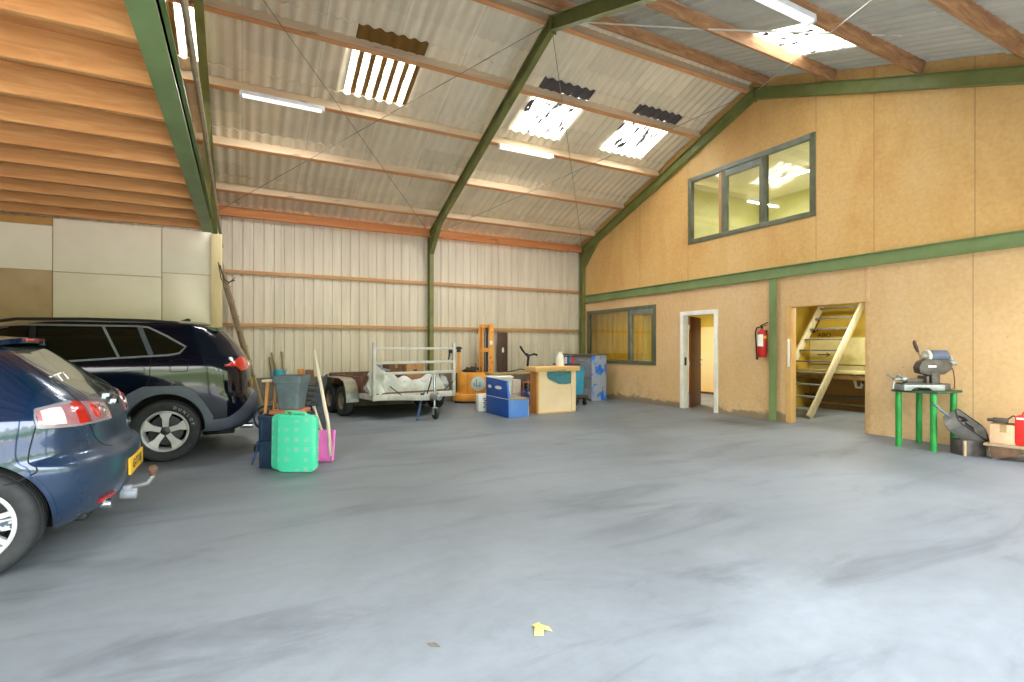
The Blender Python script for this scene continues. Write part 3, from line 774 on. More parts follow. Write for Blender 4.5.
# ---------- the SUV in front of the cream panels
sv = Car(
    xr=[(.30, .80), (.36, .90), (.48, .97), (.62, .985), (.74, .965), (.80, .93), (.95, .915), (1.10, .905), (1.20, .87), (1.32, .80), (1.45, .71), (1.56, .61), (1.63, .50), (1.69, .35)],
    xf=[(.30, -3.45), (.45, -3.58), (.62, -3.60), (.85, -3.52), (.98, -3.40), (1.04, -3.15), (1.08, -2.72), (1.12, -2.45), (1.30, -2.16), (1.50, -1.86), (1.60, -1.66), (1.65, -1.45), (1.69, -1.05)],
    w=[(.30, .83), (.40, .885), (.60, .905), (.85, .915), (1.0, .91), (1.14, .895), (1.22, .87), (1.35, .81), (1.50, .745), (1.58, .70), (1.635, .64), (1.665, .54), (1.69, .30)],
    Rr=[(.3, .40), (.6, .46), (1.0, .48), (1.3, .50), (1.6, .42), (1.69, .3)], Rf=[(.3, .7), (1.0, .75), (1.2, .8), (1.69, .5)], nr=2.7)
SX, SY = -.80, 8.15
t = thing('suv', 'black and dark blue SUV with red tail lamp parked along the cream panel wall', 'car', (SX, SY, 0))
b = sv.body('body', M['suv'], t, levels(.30, 1.69, .022))
arch_cut(b, 0, .40, .405, .90); arch_cut(b, -2.69, .40, .405, .90)
SR = .36
for x in (0, -2.69):
    for sg in (-1, 1):
        w = wheel(t, x, sg*.80, SR, .225, .245, sg, 5)
        if sg < 0 and x == 0:
            obj('tyre_letter', glyphs('DUNLOP', lambda k: Matrix.Translation((0, -.914, SR)) @ Euler((R(90), 0, 0)).to_matrix().to_4x4() @ Matrix.Rotation(R(70-11*k-90), 4, 'Z') @ Matrix.Translation((0, .290, 0)), .045), M['steel'], w)
# under-body sill and floor
obj('sill', G().bb(-2.3, -.40, -.84, .84, .22, .33).bb(.36, .72, -.6, .6, .24, .34).bb(-3.4, -3.1, -.7, .7, .24, .33), M['black'], t, bev=.02)
def arch(g, sg, xc):
    outer = [(-.50, .52), (-.45, .66), (-.36, .81), (-.22, .895), (.18, .895), (.29, .845), (.40, .68), (.50, .50)]
    def P(u, v, o):
        a = PI*(1.06-1.12*u); ix, iz = .405*math.cos(a), .40+.405*math.sin(a)
        f = sv.poly(outer)(u); x, z = ix+(f[0]-ix)*v, iz+(f[1]-iz)*v
        y = sv.W(min(xc+x, sv.xr(z)-.05), z); return (xc+x, sg*(y+o), z)
    g.slab(lambda u, v: P(u, v, .022), lambda u, v: P(u, v, -.03), 40, 4)
for xc in (0, -2.69): obj('arch_cladding', both(lambda g, s: arch(g, s, xc)), M['clad'], t, smooth=40)
g = G()
sv.panel(g, [(-.08, .325), (.3, .32), (.62, .335), (1, .36), (1.38, .335), (1.7, .32), (2.0, .325)], [(-.10, .465), (.10, .48), (.30, .58), (.58, .73), (.75, .75), (1, .75), (1.25, .75), (1.42, .73), (1.7, .58), (1.9, .48), (2.0, .47)], .016, .03, 60, 5, True)
obj('bumper_cladding', g, M['clad'], t, smooth=40)
obj('skid_plate', G().box((.80, 0, .335), (.10, 1.0, .05)), M['alloy'], t, bev=.01)
obj('exhaust', G().cyl((.78, -.55, .33), (.93, -.55, .325), .035, n=14), M['chrome'], t, smooth=40)
obj('door_cladding', both(lambda g, s: sv.panel(g, [(-2.25, .31), (-.48, .31)], [(-2.25, .46), (-.48, .46)], .012, .02, 20, 3, False, s)), M['clad'], t, smooth=40)
# glass, trim and shut lines
beltL = [(-2.35, 1.165), (-1.0, 1.195), (-.40, 1.235), (.10, 1.272)]
obj('side_window', both(lambda g, s: sv.panel(g, [(-2.33, 1.18), (-1.45, 1.20), (-1.24, 1.205)], [(-1.86, 1.50), (-1.66, 1.57), (-1.28, 1.585)], .004, .02, 24, 6, False, s)), M['tint'], t, smooth=40)
obj('side_window', both(lambda g, s: sv.panel(g, [(-1.17, 1.205), (-.46, 1.245)], [(-1.18, 1.585), (-.64, 1.588)], .004, .02, 24, 6, False, s)), M['tint'], t, smooth=40)
obj('side_window', both(lambda g, s: sv.panel(g, [(-.43, 1.247), (-.17, 1.258)], [(-.60, 1.588), (-.30, 1.588)], .004, .02, 14, 6, False, s)), M['tint'], t, smooth=40)
obj('side_window', both(lambda g, s: sv.panel(g, [(-.11, 1.262), (.09, 1.278), (.165, 1.31), (.185, 1.35)], [(-.25, 1.588), (-.20, 1.585), (-.02, 1.49), (.17, 1.375)], .004, .02, 24, 6, False, s)), M['tint'], t, smooth=40)
tr = lambda pts, wd: (lambda g, s: sv.strip(g, pts, wd, .012, .025, 40, False, s))
obj('window_trim', both(tr([(-2.35, 1.165), (-1.0, 1.19), (-.40, 1.232), (.09, 1.262), (.19, 1.30), (.20, 1.36), (-.02, 1.50), (-.21, 1.602), (-1.30, 1.602), (-1.66, 1.585)], .022)), M['trim'], t, smooth=40)
obj('window_trim', both(tr([(-.445, 1.24), (-.62, 1.60)], .022)), M['trim'], t, smooth=40)
obj('window_trim', both(tr([(-.14, 1.26), (-.275, 1.60)], .05)), M['clad'], t, smooth=40)
obj('window_trim', both(tr([(-1.20, 1.20), (-1.23, 1.59)], .05)), M['black'], t, smooth=40)
sl_ = lambda pts: (lambda g, s: sv.strip(g, pts, .007, .0015, .01, 24, False, s))
g = G()
def lines(g, s):
    for p in ([(-.14, 1.25), (-.15, 1.0), (-.19, .86)], [(-1.19, 1.2), (-1.16, .80), (-1.17, .34)], [(.05, 1.20), (.05, 1.06), (.22, 1.06), (.24, 1.19)], [(.05, 1.19), (.15, 1.215), (.24, 1.19)]): sl_(p)(g, s)
obj('shut_line', both(lines), M['dark'], t)
obj('door_handle', both(lambda g, s: sv.strip(g, [(-.42, 1.09), (-.30, 1.102), (-.20, 1.10)], .034, .035, .03, 12, False, s)), M['suv'], t, smooth=40)
obj('rear_window', sv.panel(G(), [(.72, 1.235), (1, 1.24), (1.28, 1.235)], [(.66, 1.56), (1, 1.57), (1.34, 1.56)], .004, .02, 24, 8, True), M['tint'], t, smooth=40)
gs = []
def tl(u0):
    return ([(u0(.17), 1.115), (u0(.36), 1.115), (u0(.45), 1.055), (u0(.68), 1.07), (u0(.80), 1.12)], [(u0(.19), 1.125), (u0(.40), 1.19), (u0(.56), 1.232), (u0(.66), 1.235), (u0(.80), 1.20)])
for u0 in (lambda q: q, lambda q: 2-q):
    gs.append(G()); bb_, tt_ = tl(u0); sv.panel(gs[-1], bb_, tt_, .014, .03, 24, 5, True)
obj('tail_lamp', gs, M['lens'], t, smooth=40)
obj('tail_trim', sv.strip(G(), [(.74, 1.14), (1.0, 1.14), (1.26, 1.14)], .05, .02, .03, 20, True), M['chrome'], t, smooth=40)
g = G().slab(lambda u, v: (.36+.22*v-.05*(2*u-1)**2, (-.60+1.20*u), 1.655-.028*v-.03*(2*u-1)**2), lambda u, v: (.36+.22*v-.05*(2*u-1)**2, (-.60+1.20*u), 1.655-.03*v-.03-.012-.03*(2*u-1)**2), 20, 6)
obj('spoiler', g, M['suv'], t, smooth=50)
obj('roof_rail', both(lambda g, s: g.tube([(-1.72, s*.585, 1.56), (-1.62, s*.59, 1.625), (-1.40, s*.60, 1.664), (-.8, s*.605, 1.678), (-.2, s*.60, 1.672), (.08, s*.59, 1.655), (.16, s*.59, 1.625)], .018, 8)), M['black'], t, smooth=40)
obj('roof_fin', G().prism([(.02, 1.68), (.20, 1.672), (.185, 1.735), (.15, 1.738)], 'y', -.02, .02), M['black'], t, bev=.006)
obj('number_plate', G().box((.925, 0, .86), (.012, .52, .11)), M['yellow'], t, bev=.003)
obj('door_mirror', both(lambda g, s: g.box((-2.0, s*1.0, 1.20), (.10, .2, .14))), M['suv'], t, bev=.03)

# ---------- the hatchback in the foreground
navy = NT('dusty_navy_paint')
v = navy.coord(); n1 = navy.noise(v, 3.5, 6, .7); n2 = navy.noise(v, 30, 4, .7)
tcx = navy.node('TexCoord'); sxx = navy.node('SeparateXYZ'); navy.link(tcx.outputs['Object'], sxx.inputs[0])
rear = navy.math('MULTIPLY', navy.math('SUBTRACT', sxx.outputs[0], .28), 2.6, True)
dust = navy.math('MULTIPLY', rear, navy.math('ADD', navy.math('MULTIPLY', n1, .75), navy.math('MULTIPLY', n2, .25)), True)
cb = navy.mix(navy.math('MULTIPLY', dust, .62), lin((14, 44, 82)), lin((92, 110, 124)))
rg = navy.math('ADD', navy.math('MULTIPLY', dust, .5), .14, True)
cw = navy.math('SUBTRACT', 1, navy.math('MULTIPLY', dust, 1.3), True)
pr = navy.principled(cb, rg, .35, 0, .5); navy.link(cw, pr.inputs['Coat Weight'])
M['navycar'] = navy.m
hb = Car(
    xr=[(.20, .50), (.27, .60), (.36, .655), (.48, .685), (.58, .685), (.635, .665), (.66, .62), (.70, .60), (.85, .575), (.95, .54), (1.03, .47), (1.12, .355), (1.25, .185), (1.36, .03), (1.41, -.08), (1.455, -.5)],
    xf=[(.20, -3.30), (.35, -3.42), (.55, -3.46), (.72, -3.38), (.86, -3.15), (.93, -2.8), (.97, -2.45), (1.10, -2.1), (1.30, -1.62), (1.40, -1.25), (1.455, -.8)],
    w=[(.20, .80), (.30, .85), (.45, .875), (.62, .884), (.80, .880), (.90, .865), (.98, .83), (1.10, .765), (1.25, .685), (1.34, .63), (1.40, .56), (1.435, .45), (1.455, .25)],
    Rr=[(.2, .42), (.5, .50), (.65, .50), (.9, .50), (1.1, .52), (1.3, .40), (1.455, .25)], Rf=[(.2, .7), (.9, .75), (1.1, .7), (1.455, .5)], nr=[(.2, 2.4), (.66, 2.5), (.8, 2.7), (.95, 3.2), (1.1, 3.8), (1.455, 4)])
HX, HY = -1.41, 4.885
t = thing('hatchback', 'dusty navy hatchback in the foreground with yellow number plate and tow bar', 'car', (HX, HY, 0))
b = hb.body('body', M['navycar'], t, levels(.20, 1.455, .022))
HR = .317
arch_cut(b, .025, .335, .365, .884); arch_cut(b, -2.58, .335, .365, .884)
for x in (0, -2.58):
    for sg in (-1, 1): wheel(t, x+.025, sg*.775, HR, .225, .222, sg, 7)
obj('underbody', G().bb(-2.2, -.37, -.8, .8, .17, .24).bb(.30, .50, -.55, .55, .20, .26), M['black'], t, bev=.02)
def alip(g, sg, xc):
    def P(u, v, o):
        a = PI*(1.10-1.20*u); rr = .362+.022*v; x, z = rr*math.cos(a), .335+rr*math.sin(a); return (xc+x, sg*(hb.W(xc+x, max(z, .2))+o), z)
    g.slab(lambda u, v: P(u, v, .008), lambda u, v: P(u, v, -.03), 40, 2)
for xc in (.025, -2.58): obj('arch_lip', both(lambda g, s: alip(g, s, xc)), M['navycar'], t, smooth=40)
obj('rear_window', hb.panel(G(), [(.80, 1.015), (.88, 1.02), (1, 1.022), (1.12, 1.02), (1.20, 1.015)], [(.76, 1.355), (.85, 1.365), (1, 1.368), (1.15, 1.365), (1.24, 1.355)], .004, .02, 30, 12, True), mat('dusty_rear_glass', (84, 92, 88), (58, 66, 66), rough=.1, coat=1, scale=3, stretch=(1, 6, 1)), t, smooth=40)
obj('side_window', both(lambda g, s: hb.panel(g, [(-2.2, .99), (-1.05, .995)], [(-1.65, 1.30), (-1.05, 1.355)], .004, .02, 24, 6, False, s)), M['tint'], t, smooth=40)
obj('side_window', both(lambda g, s: hb.panel(g, [(-1.0, .995), (-.25, 1.02), (-.18, 1.06)], [(-1.0, 1.355), (-.45, 1.34), (-.22, 1.20)], .004, .02, 24, 6, False, s)), M['tint'], t, smooth=40)
# tail lamps: clear outer block, red ring, pale inner block on the hatch
def quad(u0, u1, a0, a1, b0, b1, m, nm, off=.012):
    gs = []
    for f in MIR:
        g = G(); gs.append(g)
        hb.panel(g, [(f(u0), a0), (f((u0+u1)/2), (a0+b0)/2), (f(u1), b0)], [(f(u0), a1), (f((u0+u1)/2), (a1+b1)/2+.006), (f(u1), b1)], off, .03, 18, 6, True)
    return obj(nm, gs, m, t, smooth=40)
clear = mat('clear_lamp_lens', (226, 214, 220), (206, 190, 198), rough=.06, coat=1)
pinkish = mat('smoked_pink_lens', (176, 120, 132), (150, 96, 108), rough=.1, coat=1)
quad(.245, .53, .872, .972, .857, .997, pinkish, 'tail_lamp'); quad(.275, .43, .882, .966, .873, .98, clear, 'lamp_block', .016)
quad(.53, .63, .857, .997, .857, 1.0, M['lens'], 'tail_lamp'); quad(.66, .885, .857, .998, .852, .958, pinkish, 'tail_lamp')
def ring(u0, u1, z0, z1, m):
    gs = []
    for f in MIR:
        g = G(); gs.append(g)
        um, zm = (u0+u1)/2, (z0+z1)/2
        hb.strip(g, [(f(um+(u1-u0)/2*math.cos(a*PI/8)), zm+(z1-z0)/2*math.sin(a*PI/8)) for a in range(17)], .014, .02, .02, 40, True)
    return obj('lamp_ring', gs, m, t, smooth=40)
ring(.70, .75, .885, .965, M['lens']); ring(.79, .84, .885, .955, M['chrome'])
gs = []
for f in MIR:
    gs.append(G()); hb.strip(gs[-1], [(f(.87), .848), (f(.66), .852), (f(.48), .854), (f(.24), .868), (f(.232), .93), (f(.25), .975), (f(.40), .992), (f(.56), 1.004)], .012, .016, .03, 60, True)
obj('lamp_rim', gs, M['trim'], t, smooth=40)
g = G()
for f in (lambda q: q, lambda q: 2-q):
    ln(g, [(f(.645), 1.0), (f(.63), .85), (f(.66), .75), (f(.72), .68), (f(.80), .655), (f(1), .65)]); ln(g, [(f(.232), .87), (f(.19), .70), (f(.15), .61), (f(.017), .555), (f(-.04), .54), (f(-.09), .53)])
    ln(g, [(f(.645), 1.0), (f(.70), 1.12), (f(.72), 1.30)])
obj('shut_line', g, M['dark'], t)
obj('spoiler', G().slab(lambda u, v: (-.30+.39*v-.07*(2*u-1)**2, -.58+1.16*u, 1.448-.03*v-.03*(2*u-1)**2), lambda u, v: (-.30+.38*v-.07*(2*u-1)**2, -.58+1.16*u, 1.412-.03*v-.03*(2*u-1)**2), 24, 6), M['navycar'], t, smooth=50)
obj('brake_light', G().box((.088, 0, 1.402), (.012, .34, .018)), M['lens'], t, bev=.003)
obj('hatch_handle', G().cyl((.535, 0, .945), (.565, 0, .938), .055, n=24).beam((.505, -.10, .995), (.505, .10, .995), .06, .025), M['chrome'], t, smooth=40)
# brand emblem: chrome disc carrying an S shaped mark
eg = G().tube([(.566, .022, .968), (.568, -.004, .975), (.568, -.024, .962), (.568, -.012, .948), (.568, .012, .940), (.568, .024, .926), (.568, .004, .914), (.566, -.022, .922)], .006, 6)
obj('emblem', eg, M['alloyD'], t, smooth=50)
for s, bd_, y in ((1, 'LEON', .20),):
    px, py, pz = hb.wrap(1.22, .74, .004); text('badge', bd_, .075, M['chrome'], t, (px+.004, py, pz), (84, 0, 90), .002)
obj('number_plate', G().box((.684, 0, .476), (.016, .52, .12)), M['yellow'], t, bev=.003)
text('plate_text', '63-TT-HJ', .095, M['black'], t, (.693, 0, .476), (90, 0, 90), .001, sx=.95)
gs = []
for f in MIR:
    gs.append(G()); hb.panel(gs[-1], [(f(.60), .31), (f(.74), .315)], [(f(.60), .34), (f(.74), .348)], .016, .02, 12, 2, True)
obj('reflector', gs, M['lens'], t, smooth=40)
obj('exhaust', G().cyl((.48, -.38, .265), (.60, -.38, .255), .032, n=14), M['chrome'], t, smooth=40)
obj('tow_bar', G().tube([(.40, 0, .27), (.66, 0, .27), (.76, 0, .29), (.79, 0, .34), (.79, 0, .36)], .02, 10), M['steel'], t, smooth=50)
obj('tow_ball', G().lathe([(0, .045), (.018, .042), (.03, .025), (.032, .005), (.022, -.02), (.02, -.04)], Matrix.Translation((.79, 0, .385)), 16), M['rust'], t, smooth=50)
obj('tow_socket', G().cyl((.62, -.20, .275), (.72, -.20, .265), .04, n=16).box((.66, -.2, .31), (.05, .05, .05)), M['cabgrey'], t, bev=.005)
for f in (1,):
    p = hb.wrap(.765, 1.14, .008); text('window_sticker', 'GTi', .085, M['white'], t, (p[0]+.0, p[1]-.01, p[2]), (62, -20, 42), .001)
obj('scratch', hb.panel(G(), [(-.17, .262), (.12, .285)], [(-.12, .30), (.06, .35)], .001, .01, 10, 3, True), mat('scraped_paint', (190, 196, 204), (70, 80, 100), rough=.7, scale=22, lo=.45, hi=.55), t)
obj('wiper', G().beam((.40, .0, 1.04), (.33, .38, 1.10), .03, .02), M['black'], t, bev=.004)
obj('door_mirror', both(lambda g, s: g.box((-1.85, s*.96, 1.0), (.10, .18, .12))), M['navycar'], t, bev=.03)
# ------------------------------------------------------------------ clutter between the SUV and the back wall
YAW = -27.7
def rrect(w, h, r, n=6):
    o = []
    for cx, cy, a0 in ((w/2-r, h/2-r, 0), (-w/2+r, h/2-r, 90), (-w/2+r, -h/2+r, 180), (w/2-r, -h/2+r, 270)):
        for i in range(n+1):
            a = R(a0+90*i/n); o.append((cx+r*math.cos(a), cy+r*math.sin(a)))
    return o
# two mint green folding table cases standing on edge
mt = NT('mint_plastic_with_pale_squares')
tc = mt.node('TexCoord'); sx = mt.node('SeparateXYZ'); mt.link(tc.outputs['Object'], sx.inputs[0])
def band(o, k, ph): return mt.math('LESS_THAN', mt.math('ABSOLUTE', mt.math('SUBTRACT', mt.math('FRACT', mt.math('ADD', mt.math('MULTIPLY', o, k), ph)), .5)), .22)
sq = mt.math('MULTIPLY', band(sx.outputs[0], 9.5, .5), band(sx.outputs[2], 9.5, .2)); ch = mt.math('GREATER_THAN', mt.noise(mt.coord((1, 1, 1)), 9, 1), .5)
sq = mt.math('MULTIPLY', sq, ch)
cc = mt.mix(mt.math('MULTIPLY', sq, .75), lin((66, 200, 162)), lin((140, 186, 170))); mt.principled(cc, .45)
M['mint'] = mt.m
def green_case(loc, rz_, lab, tilt):
    t = thing('folding_table_case', lab, 'folding table', loc, rz_, 'green folding table cases')
    Mx = Matrix.Rotation(R(tilt), 4, 'X')
    obj('shell', G().prism([(x, y+.305) for x, y in rrect(.42, .61, .06)], 'y', -.03, .012, Mx), M['mint'], t, bev=.008)
    obj('shell', G().prism([(x, y+.305) for x, y in rrect(.42, .61, .06)], 'y', .016, .055, Mx), M['mint'], t, bev=.008)
    g = G()
    for x in (-.07, .07): g.beam((x, .013, .60), (x, .013, .635), .02, .02)
    g.beam((-.08, .013, .635), (.08, .013, .635), .02, .018)
    obj('carry_handle', G().add(g.v, g.f, Mx), M['mint'], t, bev=.004)
    obj('latch', G().box((.17, -.033, .40), (.03, .008, .025)).add([], []), M['chrome'], t) if False else None
    return t
green_case((.532, 6.015, .004), YAW, 'mint green plastic folding table case standing in front, pale squares on it', -2)
green_case((.482, 6.158, .004), YAW, 'second mint green case standing just behind the front one', -2)
# navy crates, board, planter pot
def crate(loc, rz_, w, d, h, lab, m, grp=None):
    t = thing('storage_crate', lab, 'crate', loc, rz_, grp)
    g = G().bb(-w/2, w/2, -d/2, d/2, 0, .015)
    for s in (-1, 1):
        g.bb(s*w/2-.008, s*w/2+.008, -d/2, d/2, 0, h); g.bb(-w/2, w/2, s*d/2-.008, s*d/2+.008, 0, h)
    obj('body', g, m, t, bev=.003)
    g = G()
    for s in (-1, 1):
        g.bb(-w/2-.015, w/2+.015, s*(d/2+.008)-.012, s*(d/2+.008)+.012, h-.04, h+.004); g.bb(s*(w/2+.008)-.012, s*(w/2+.008)+.012, -d/2, d/2, h-.04, h+.004)
        for k in range(5):
            x = -w/2+.03+(w-.06)*k/4; g.bb(x-.008, x+.008, s*(d/2+.013)-.007, s*(d/2+.013)+.007, .02, h-.04)
            y = -d/2+.03+(d-.06)*k/4; g.bb(s*(w/2+.013)-.007, s*(w/2+.013)+.007, y-.008, y+.008, .02, h-.04)
    obj('rim', g, m, t, bev=.003); return t
crate((.47, 6.52, .004), YAW, .40, .50, .30, 'navy ribbed plastic crate on the floor behind the green cases', M['navy'], 'stacked navy crates')
crate((.47, 6.52, .312), YAW, .40, .50, .27, 'navy ribbed plastic crate stacked under the brown board', M['navy'], 'stacked navy crates')
tag(obj('wooden_board', G().box((0, 0, 0), (.34, .34, .045)), mat('orange_brown_board', (196, 124, 88), (172, 104, 72), scale=4), loc=(.50, 6.50, .612), bev=.004), 'brown wooden board on the crates beneath the planter pot', 'board').rotation_euler = (0, 0, R(YAW))
t = thing('planter_pot', 'slate grey square tapered planter pot on top of the crates', 'plant pot', (.52, 6.53, .637), YAW)
def sqring(w, z, r=.03): return [(x, y, z) for x, y in rrect(w, w, r, 4)]
rings = [sqring(.225, 0), sqring(.227, .01), sqring(.295, .30), sqring(.325, .305), sqring(.335, .385), sqring(.32, .387), sqring(.28, .31), sqring(.21, .02)]
n = len(rings[0]); g = G(); g.add([p for r_ in rings for p in r_], [(k*n+i, k*n+(i+1) % n, (k+1)*n+(i+1) % n, (k+1)*n+i) for k in range(len(rings)-1) for i in range(n)]+[tuple(range(n))[::-1], tuple(range(7*n, 8*n))])
obj('pot_body', g, M['pot'], t, smooth=35)
# stacked garden chairs
def garden_chair(loc, rz_, lab):
    t = thing('garden_chair', lab, 'chair', loc, rz_, 'stacked dark grey garden chairs')
    m = M['chair']
    obj('seat', G().slab(lambda u, v: (-.22+.44*u, -.22+.44*v, .42-.02*math.sin(PI*u)+.015*v), lambda u, v: (-.22+.44*u, -.22+.44*v, .405-.02*math.sin(PI*u)+.015*v), 10, 6), m, t, smooth=50)
    def bk(u, v, o): 
        a = (u-.5)*2; return (.235*a*(1-.12*v), .22+.07*v+o-.10*(a*a), .44+.36*v-.10*v*a*a)
    obj('backrest', G().slab(lambda u, v: bk(u, v, 0), lambda u, v: bk(u, v, .014), 14, 8), m, t, smooth=50)
    for sx_ in (-1, 1):
        obj('armrest', G().slab(lambda u, v: (sx_*(.235+.05*v), -.20+.42*u, .63+.03*u-.06*(u-.4)**2), lambda u, v: (sx_*(.235+.05*v), -.20+.42*u, .612+.03*u-.06*(u-.4)**2), 12, 2).tube([(sx_*.25, -.19, .62), (sx_*.24, -.20, .42)], .016), m, t, smooth=50)
        for sy in (-1, 1):
            obj('leg', G().beam((sx_*.20, sy*.19, .41), (sx_*.255, sy*.25+(.05 if sy > 0 else 0), .0), .045, .03), m, t, bev=.006)
    return t
gc = [('lowest dark grey plastic garden chair of the stack behind the planter pot', 0), ('second dark grey garden chair up in the stack behind the pot', 1), ('third dark grey garden chair up in the stack behind the pot', 2), ('topmost dark grey plastic garden chair of the stack behind the pot', 3)]
g0 = garden_chair((.66, 7.12, .002), -104, gc[0][0])
for lab, k in gc[1:]: dup(g0, (.66+.012*k, 7.12-.003*k, .002+.068*k), None, lab)
# long-handled tools
t = thing('pink_shovel', 'pink plastic scoop shovel with long pale handle leaning on the pot', 'shovel', (.90, 6.45, 0), YAW)
def blade(u, v, o):
    a = (u-.5)*2; return (.084*a*(1+.15*v), -.02+.07*a*a*0-.05*(1-a*a)*0+o+.03*v, .005+.36*v)
g = G().slab(lambda u, v: blade(u, v, 0), lambda u, v: blade(u, v, .010), 12, 8)
for s in (-1, 1): g.beam((s*.084, -.045, .01), (s*.096, -.015, .365), .012, .06, (0, 1, 0))
g.beam((-.08, -.045, .012), (.08, -.045, .012), .05, .012)
obj('scoop', g, M['pink'], t, bev=.004)
obj('long_handle', G().tube([(.055, -.02, .06), (.0, .03, .45), (-.22, .17, 1.31)], [.024, .022, .020], 12), M['handleW'], t, smooth=50)
t = thing('garden_fork', 'wooden handled fork with blue tines leaning beside the SUV rear', 'garden fork', (.20, 6.60, 0), YAW)
obj('shaft', G().tube([(.02, .0, .30), (.045, .06, .95)], .018, 10), M['handle'], t, smooth=50)
obj('grip', G().cyl((-.02, .062, .955), (.12, .062, .965), .018, n=10), M['handleW'], t, smooth=50)
obj('tines', G().tube([(.02, 0, .36), (-.02, -.01, .26), (-.05, -.02, .15), (-.09, -.04, .004)], .012, 8).tube([(.02, 0, .36), (.02, -.01, .2), (.01, -.03, .004)], .012, 8).beam((-.05, -.012, .25), (.04, -.012, .25), .02, .02), mat('blue_steel_paint', (44, 96, 150), (36, 80, 130)), t, smooth=50)
tag(obj('broom_stick', G().tube([(.30, 6.70, .004), (.36, 6.80, .92)], .016, 10), M['handle'], smooth=50), 'plain wooden stick upright between fork and navy crates', 'stick')
tag(obj('wooden_lath', G().beam((.97, 6.72, .01), (.80, 6.86, .62), .05, .025), M['handleW'], bev=.003), 'short pale wooden lath leaning behind the pink shovel', 'lath')
# things heaped behind the SUV bumper
t = thing('cable_reel', 'dark cable coil with blue hoop lying behind the SUV bumper', 'cable coil', (.30, 7.55, 0))
g = G()
for k in range(5): g.tube([(.16*math.cos(a*PI/10), .03*k-.06+.02*math.sin(a), .42+.16*math.sin(a*PI/10)) for a in range(21)], .012, 6)
obj('coil', g, M['navy'], t, smooth=50); obj('drum', G().cyl((0, -.06, .42), (0, .08, .42), .10, n=20).bb(-.16, .16, -.14, .16, 0, .04).beam((-.10, 0, .02), (-.02, 0, .40), .03, .03).beam((.10, 0, .02), (.02, 0, .40), .03, .03), M['black'], t, bev=.004)
crate((.40, 7.95, .004), 4, .32, .36, .34, 'black plastic tub standing behind the cable coil', M['black'])
t = thing('jacket_heap', 'crumpled olive cloth heap on the black tub behind the SUV', 'cloth', (.40, 7.95, .355))
g = G(); hgt = lambda u, v: .04+.22*math.sin(PI*u)*math.sin(PI*v)*(.75+.35*math.sin(9*u+3*v)*math.cos(8*v))
g.slab(lambda u, v: (-.16+.32*u, -.19+.38*v, hgt(u, v)), lambda u, v: (-.16+.32*u, -.19+.38*v, 0), 18, 14)
obj('cloth', g, mat('olive_cloth', (120, 112, 84), (74, 70, 54), rough=.9, scale=9), t, smooth=60)
# old ladder leaning against the back wall
t = thing('wooden_ladder', 'old weathered wooden ladder leaning on the cream sheet wall behind the SUV', 'ladder', (-.40, 12.0, 0))
p0, p1 = Vector((.80, -.35, .01)), Vector((-.06, .10, 3.42))
for s in (0, 1):
    o_ = Vector((-.05*s, .28*s-.02, 0)); obj('rail', G().beam(p0+o_-Vector((0, .24, 0)), p1+o_-Vector((0, .24, 0)), .03, .065), M['rough'], t, bev=.004)
g = G()
for k in range(11):
    q = p0.lerp(p1, (k+.6)/11.5)-Vector((0, .24, 0)); obj('rung', G().cyl(q+Vector((.04, -.06, 0)), q+Vector((-.05, .29, 0)), .016, n=8), M['rough'], t, smooth=50)
# little things on the concrete ledge
t = thing('watering_can', 'small turquoise watering can on the concrete ledge', 'watering can', (.70, 12.03, .702), 20)
obj('can_body', G().lathe([(0, 0), (.07, 0), (.085, .16), (.075, .17), (.065, .165), (.06, .01), (0, .01)], None, 20), M['turq'], t, smooth=50)
obj('spout', G().tube([(.07, 0, .05), (.14, 0, .12), (.18, 0, .19)], [.018, .014, .012], 8), M['turq'], t, smooth=50)
obj('can_handle', G().tube([(-.07, 0, .16), (-.14, 0, .15), (-.14, 0, .06), (-.075, 0, .03)], .010, 8), M['turq'], t, smooth=50)
for k, (x, a, lab) in enumerate(((.60, .14, 'shortest timber offcut standing by the turquoise can'), (.70, .26, 'middle timber offcut leaning above the turquoise can'), (.83, .12, 'timber offcut right of the turquoise can'))):
    tag(obj('timber_offcut', G().beam((x, 12.12, .705), (x-a*.5, 12.20, 1.14+.1*(k == 1)+.12*(k == 2)), .05, .03), M['rough'], bev=.003), lab, 'offcut', 'timber offcuts on the ledge')
tag(obj('wooden_block', G().box((1.15, 12.18, .79), (.12, .06, .17)), mat('orange_block', (214, 146, 78), (196, 126, 62), scale=4), bev=.004), 'orange wooden block standing on the concrete ledge', 'block')
tag(obj('brick', G().box((1.33, 12.17, .78), (.17, .09, .15)), mat('brown_brick', (140, 96, 74), (118, 80, 62), scale=9), bev=.006), 'brown brick beside the orange block on the ledge', 'brick')

# ------------------------------------------------------------------ car trailer
TA = 11.0
t = thing('trailer', 'galvanised tandem axle trailer with white headboard rails and jockey wheel', 'trailer', (3.0, 9.72, 0), TA)
gal = M['steel']; lgt = mat('pale_galvanised', (216, 212, 210), (192, 190, 188), rough=.5, scale=6)
W2 = .86; LB = 2.35; Zb = .46
obj('bed_frame', G().bb(-W2, W2, 0, .06, .36, .47).bb(-W2, W2, LB-.06, LB, .36, .47).bb(-W2, -W2+.05, 0, LB, .36, .47).bb(W2-.05, W2, 0, LB, .36, .47).bb(-.05, .05, 0, LB, .38, .46), lgt, t, bev=.004)
obj('bed_floor', G().bb(-W2+.02, W2-.02, .02, LB-.02, .47, .49), mat('trailer_ply', (120, 92, 72), (96, 74, 60)), t)
for s in (-1, 1): obj('side_board', G().bb(s*W2-.02, s*W2+.02, .55, LB, .50, .78), mat('rusty_side_board', (122, 84, 70), (98, 66, 58), scale=5) , t, bev=.004)
